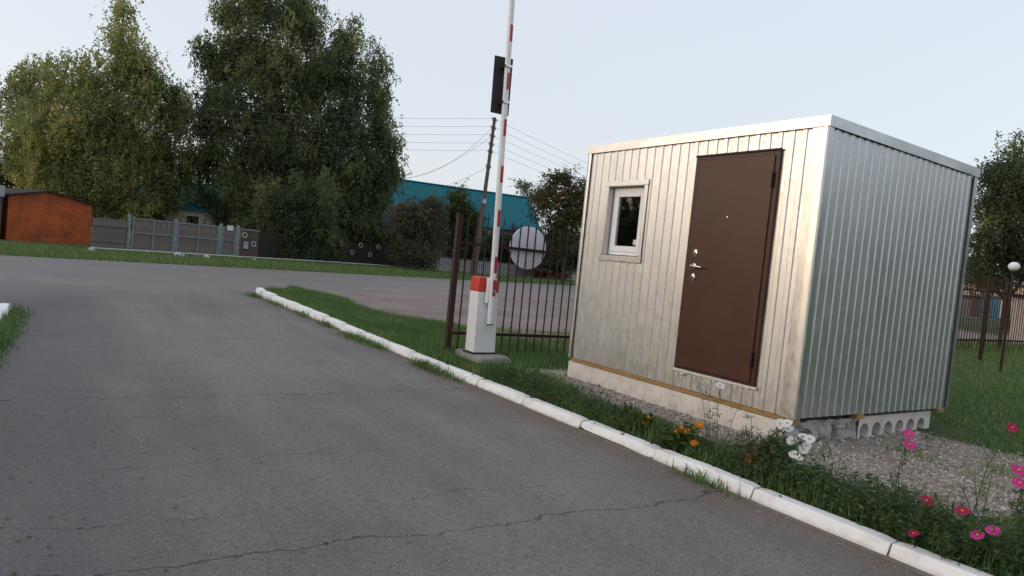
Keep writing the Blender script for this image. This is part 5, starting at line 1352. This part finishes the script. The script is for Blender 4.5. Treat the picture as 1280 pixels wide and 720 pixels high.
plant('cosmos_plant', H([(1222, 669, .0), (1241, 663, .03)], 3.88), UV(1.50, 3.95), 'cosmos with a close pair of pink red flowers low in the border', 'flower plant', 'pink', .72, 26, .22, 7)
plant('cosmos_plant', H([(1265, 535, .0)], 4.9), UV(1.75, 4.9), 'thin cosmos with one dark red flower against the lawn', 'flower plant', 'crimson', .8, 6, .3, 8, nstem=3)
plant('cosmos_plant', H([(693, 499, .0)], 3.95), UV(4.92, 3.95), 'small plant with one pink flower near the slab end', 'flower plant', 'pink', .7, 14, .14, 9)
plant('marigold_plant', H([(860, 540, .0), (868, 554, -.04), (874, 532, .05), (853, 537, .06), (846, 541, .05)], 4.0), UV(3.44, 4.02), 'marigold bush with orange flowers before the slab', 'flower plant', 'orange', 1.05, 20, .20, 10, 'marigold_leaf', False, .075, nstem=14)
plant('marigold_plant', H([(800, 520, .04), (792, 529, .0), (806, 530, .02), (785, 526, .03), (810, 522, .05)], 4.0), UV(3.93, 4.0), 'faded marigold bush with small dull orange heads', 'flower plant', 'orange', .62, 20, .17, 11, 'marigold_leaf', False, .07, nstem=14)
# dried brown plant
rd = np.random.default_rng(12); bp_ = UV(2.78, 4.05); root = empty('dried_plant', (bp_[0], bp_[1], border_z(bp_)), 0, 'dried rust brown plant among the green border', 'plant')
ste = [((0, 0, 0), (rd.uniform(-.13, .13), rd.uniform(-.13, .13), rd.uniform(.10, .24)), .1) for _ in range(16)]
mb = MB()
for a_, b_, _ in ste: mb.tube([a_, b_], [.003, .0015], 4)
mb.build('stems', MT['drystem'], root); strands_mesh(ste, MT['dryleaf'], 'foliage', root, .05, 22, rd, .5, feathery=False)
# low herbs and grass filling the border
rng = np.random.default_rng(5)
n = 15000; u = rng.uniform(.2, 6.4, n); v = 3.90+np.abs(rng.normal(0, .26, n))
dens = .55+.45*np.sin(u*2.3+1.)*np.sin(u*.9); k = (rng.random(n) < np.clip(dens+np.where(u < 2.9, .5, 0), .15, 1)) & (v < 4.75+np.where(u < 2.2, .25, 0)); u, v = u[k], v[k]
x, y, z, d, g = fields(u, v)
P = np.stack([x, y, z-.003], 1); hh = np.clip(rng.normal(.085, .04, len(P)), .03, .24)*np.clip(1.25-.7*(v-3.75), .35, 1.2)
blades('border_grass', P, hh, rng.uniform(.003, .008, len(P)), MT['grass'], 6, .6, label='thin grass growing between the border flowers')
PP = []; AA = []; HT = []
for _ in range(1500):
    u0 = rng.uniform(.2, 6.3); v0 = 3.93+abs(rng.normal(0, .22))
    if v0 > 4.6 or (2.95 < u0 < 6.2 and rng.random() < .5): continue
    if 3.1 < u0 < 4.15 and rng.random() < .5: continue
    c = UV(u0, v0); c[2] = border_z(c); h = rng.uniform(.05, .19)*(1.2-.6*(v0-3.8))*(1.25 if u0 < 3 else 1); m_ = 34
    if 3.1 < u0 < 4.15: h *= .45
    P = c+rng.normal(size=(m_, 3))*np.array([.05, .05, 0])+np.array([0, 0, 1])*(rng.random(m_)*h)[:, None]
    A = rng.normal(size=(m_, 3))*np.array([1, 1, .4])+np.array([0, 0, .4]); A /= np.linalg.norm(A, axis=1, keepdims=True)
    PP.append(P); AA.append(A); HT.append(np.full(m_, rng.normal(.42, .2)))
P = np.concatenate(PP); A = np.concatenate(AA); L = rng.uniform(.02, .05, len(P)); V, Fq = leaf_quads(P, A, L, L*np.where(rng.random(len(P)) < .6, .14, .42)*rng.uniform(.8, 1.2, len(P)), rng)
tag(link_mesh('border_herbs', np_mesh('border_herbs', V, Fq, MT['herb'], False, {'tint': ('FACE', np.clip(np.concatenate(HT)+rng.normal(0, .1, len(P)), 0, 1))})), 'low leafy herbs filling the flower border', 'herbs', kind='stuff')
# thin weeds coming up through the gravel
wp = []
for _ in range(70):
    u0, v0 = rng.uniform(1.3, 3.0), rng.uniform(4.5, 7.1); k_ = rng.integers(6, 30)
    wp.append(np.stack([rng.normal(u0, .05, k_), rng.normal(v0, .05, k_)], 1))
for _ in range(40):
    u0, v0 = rng.uniform(3.0, 6.6), rng.uniform(4.4, 4.9); k_ = rng.integers(4, 16)
    wp.append(np.stack([rng.normal(u0, .04, k_), rng.normal(v0, .03, k_)], 1))
wp = np.concatenate(wp); x, y, z, d, g = fields(wp[:, 0], wp[:, 1]); P = np.stack([x, y, z-.002], 1)
blades('gravel_weeds', P, np.clip(rng.normal(.06, .03, len(P)), .02, .16), rng.uniform(.004, .010, len(P)), MT['grass'], 16, .9, label='thin weeds growing up through the gravel', tint=np.clip(rng.normal(.75, .25, len(P)), 0, 1))
# red flower bed beside the picket fence
for (u_, v_, w_) in ((676, 345, 1.0), (698, 348, 1.2)):
    c = on_plane(u_, v_, NS, -31.5); zg = float(verge_z(c[0], c[1])); r0 = empty('red_flower_clump', (c[0], c[1], zg), 0, ('wide' if w_ > 1.1 else 'narrow')+' clump of red flowers in front of the picket fence', 'flowers', 'red flower clumps by the picket fence')
    q = in_ball(rng, 1600)*np.array([w_, .6, .45])+np.array([0, 0, .4]); A = rng.normal(size=(1600, 3)); A /= np.linalg.norm(A, axis=1, keepdims=True)
    L = np.full(1600, .10); V, Fq = leaf_quads(q, A, L, L*.8, rng)
    link_mesh('foliage', np_mesh('foliage', V, Fq, MT['redflower'], False, {'tint': ('FACE', np.clip(rng.normal(.3, .3, 1600)+(q[:, 2]-.4)*.8, 0, 1))}), r0)
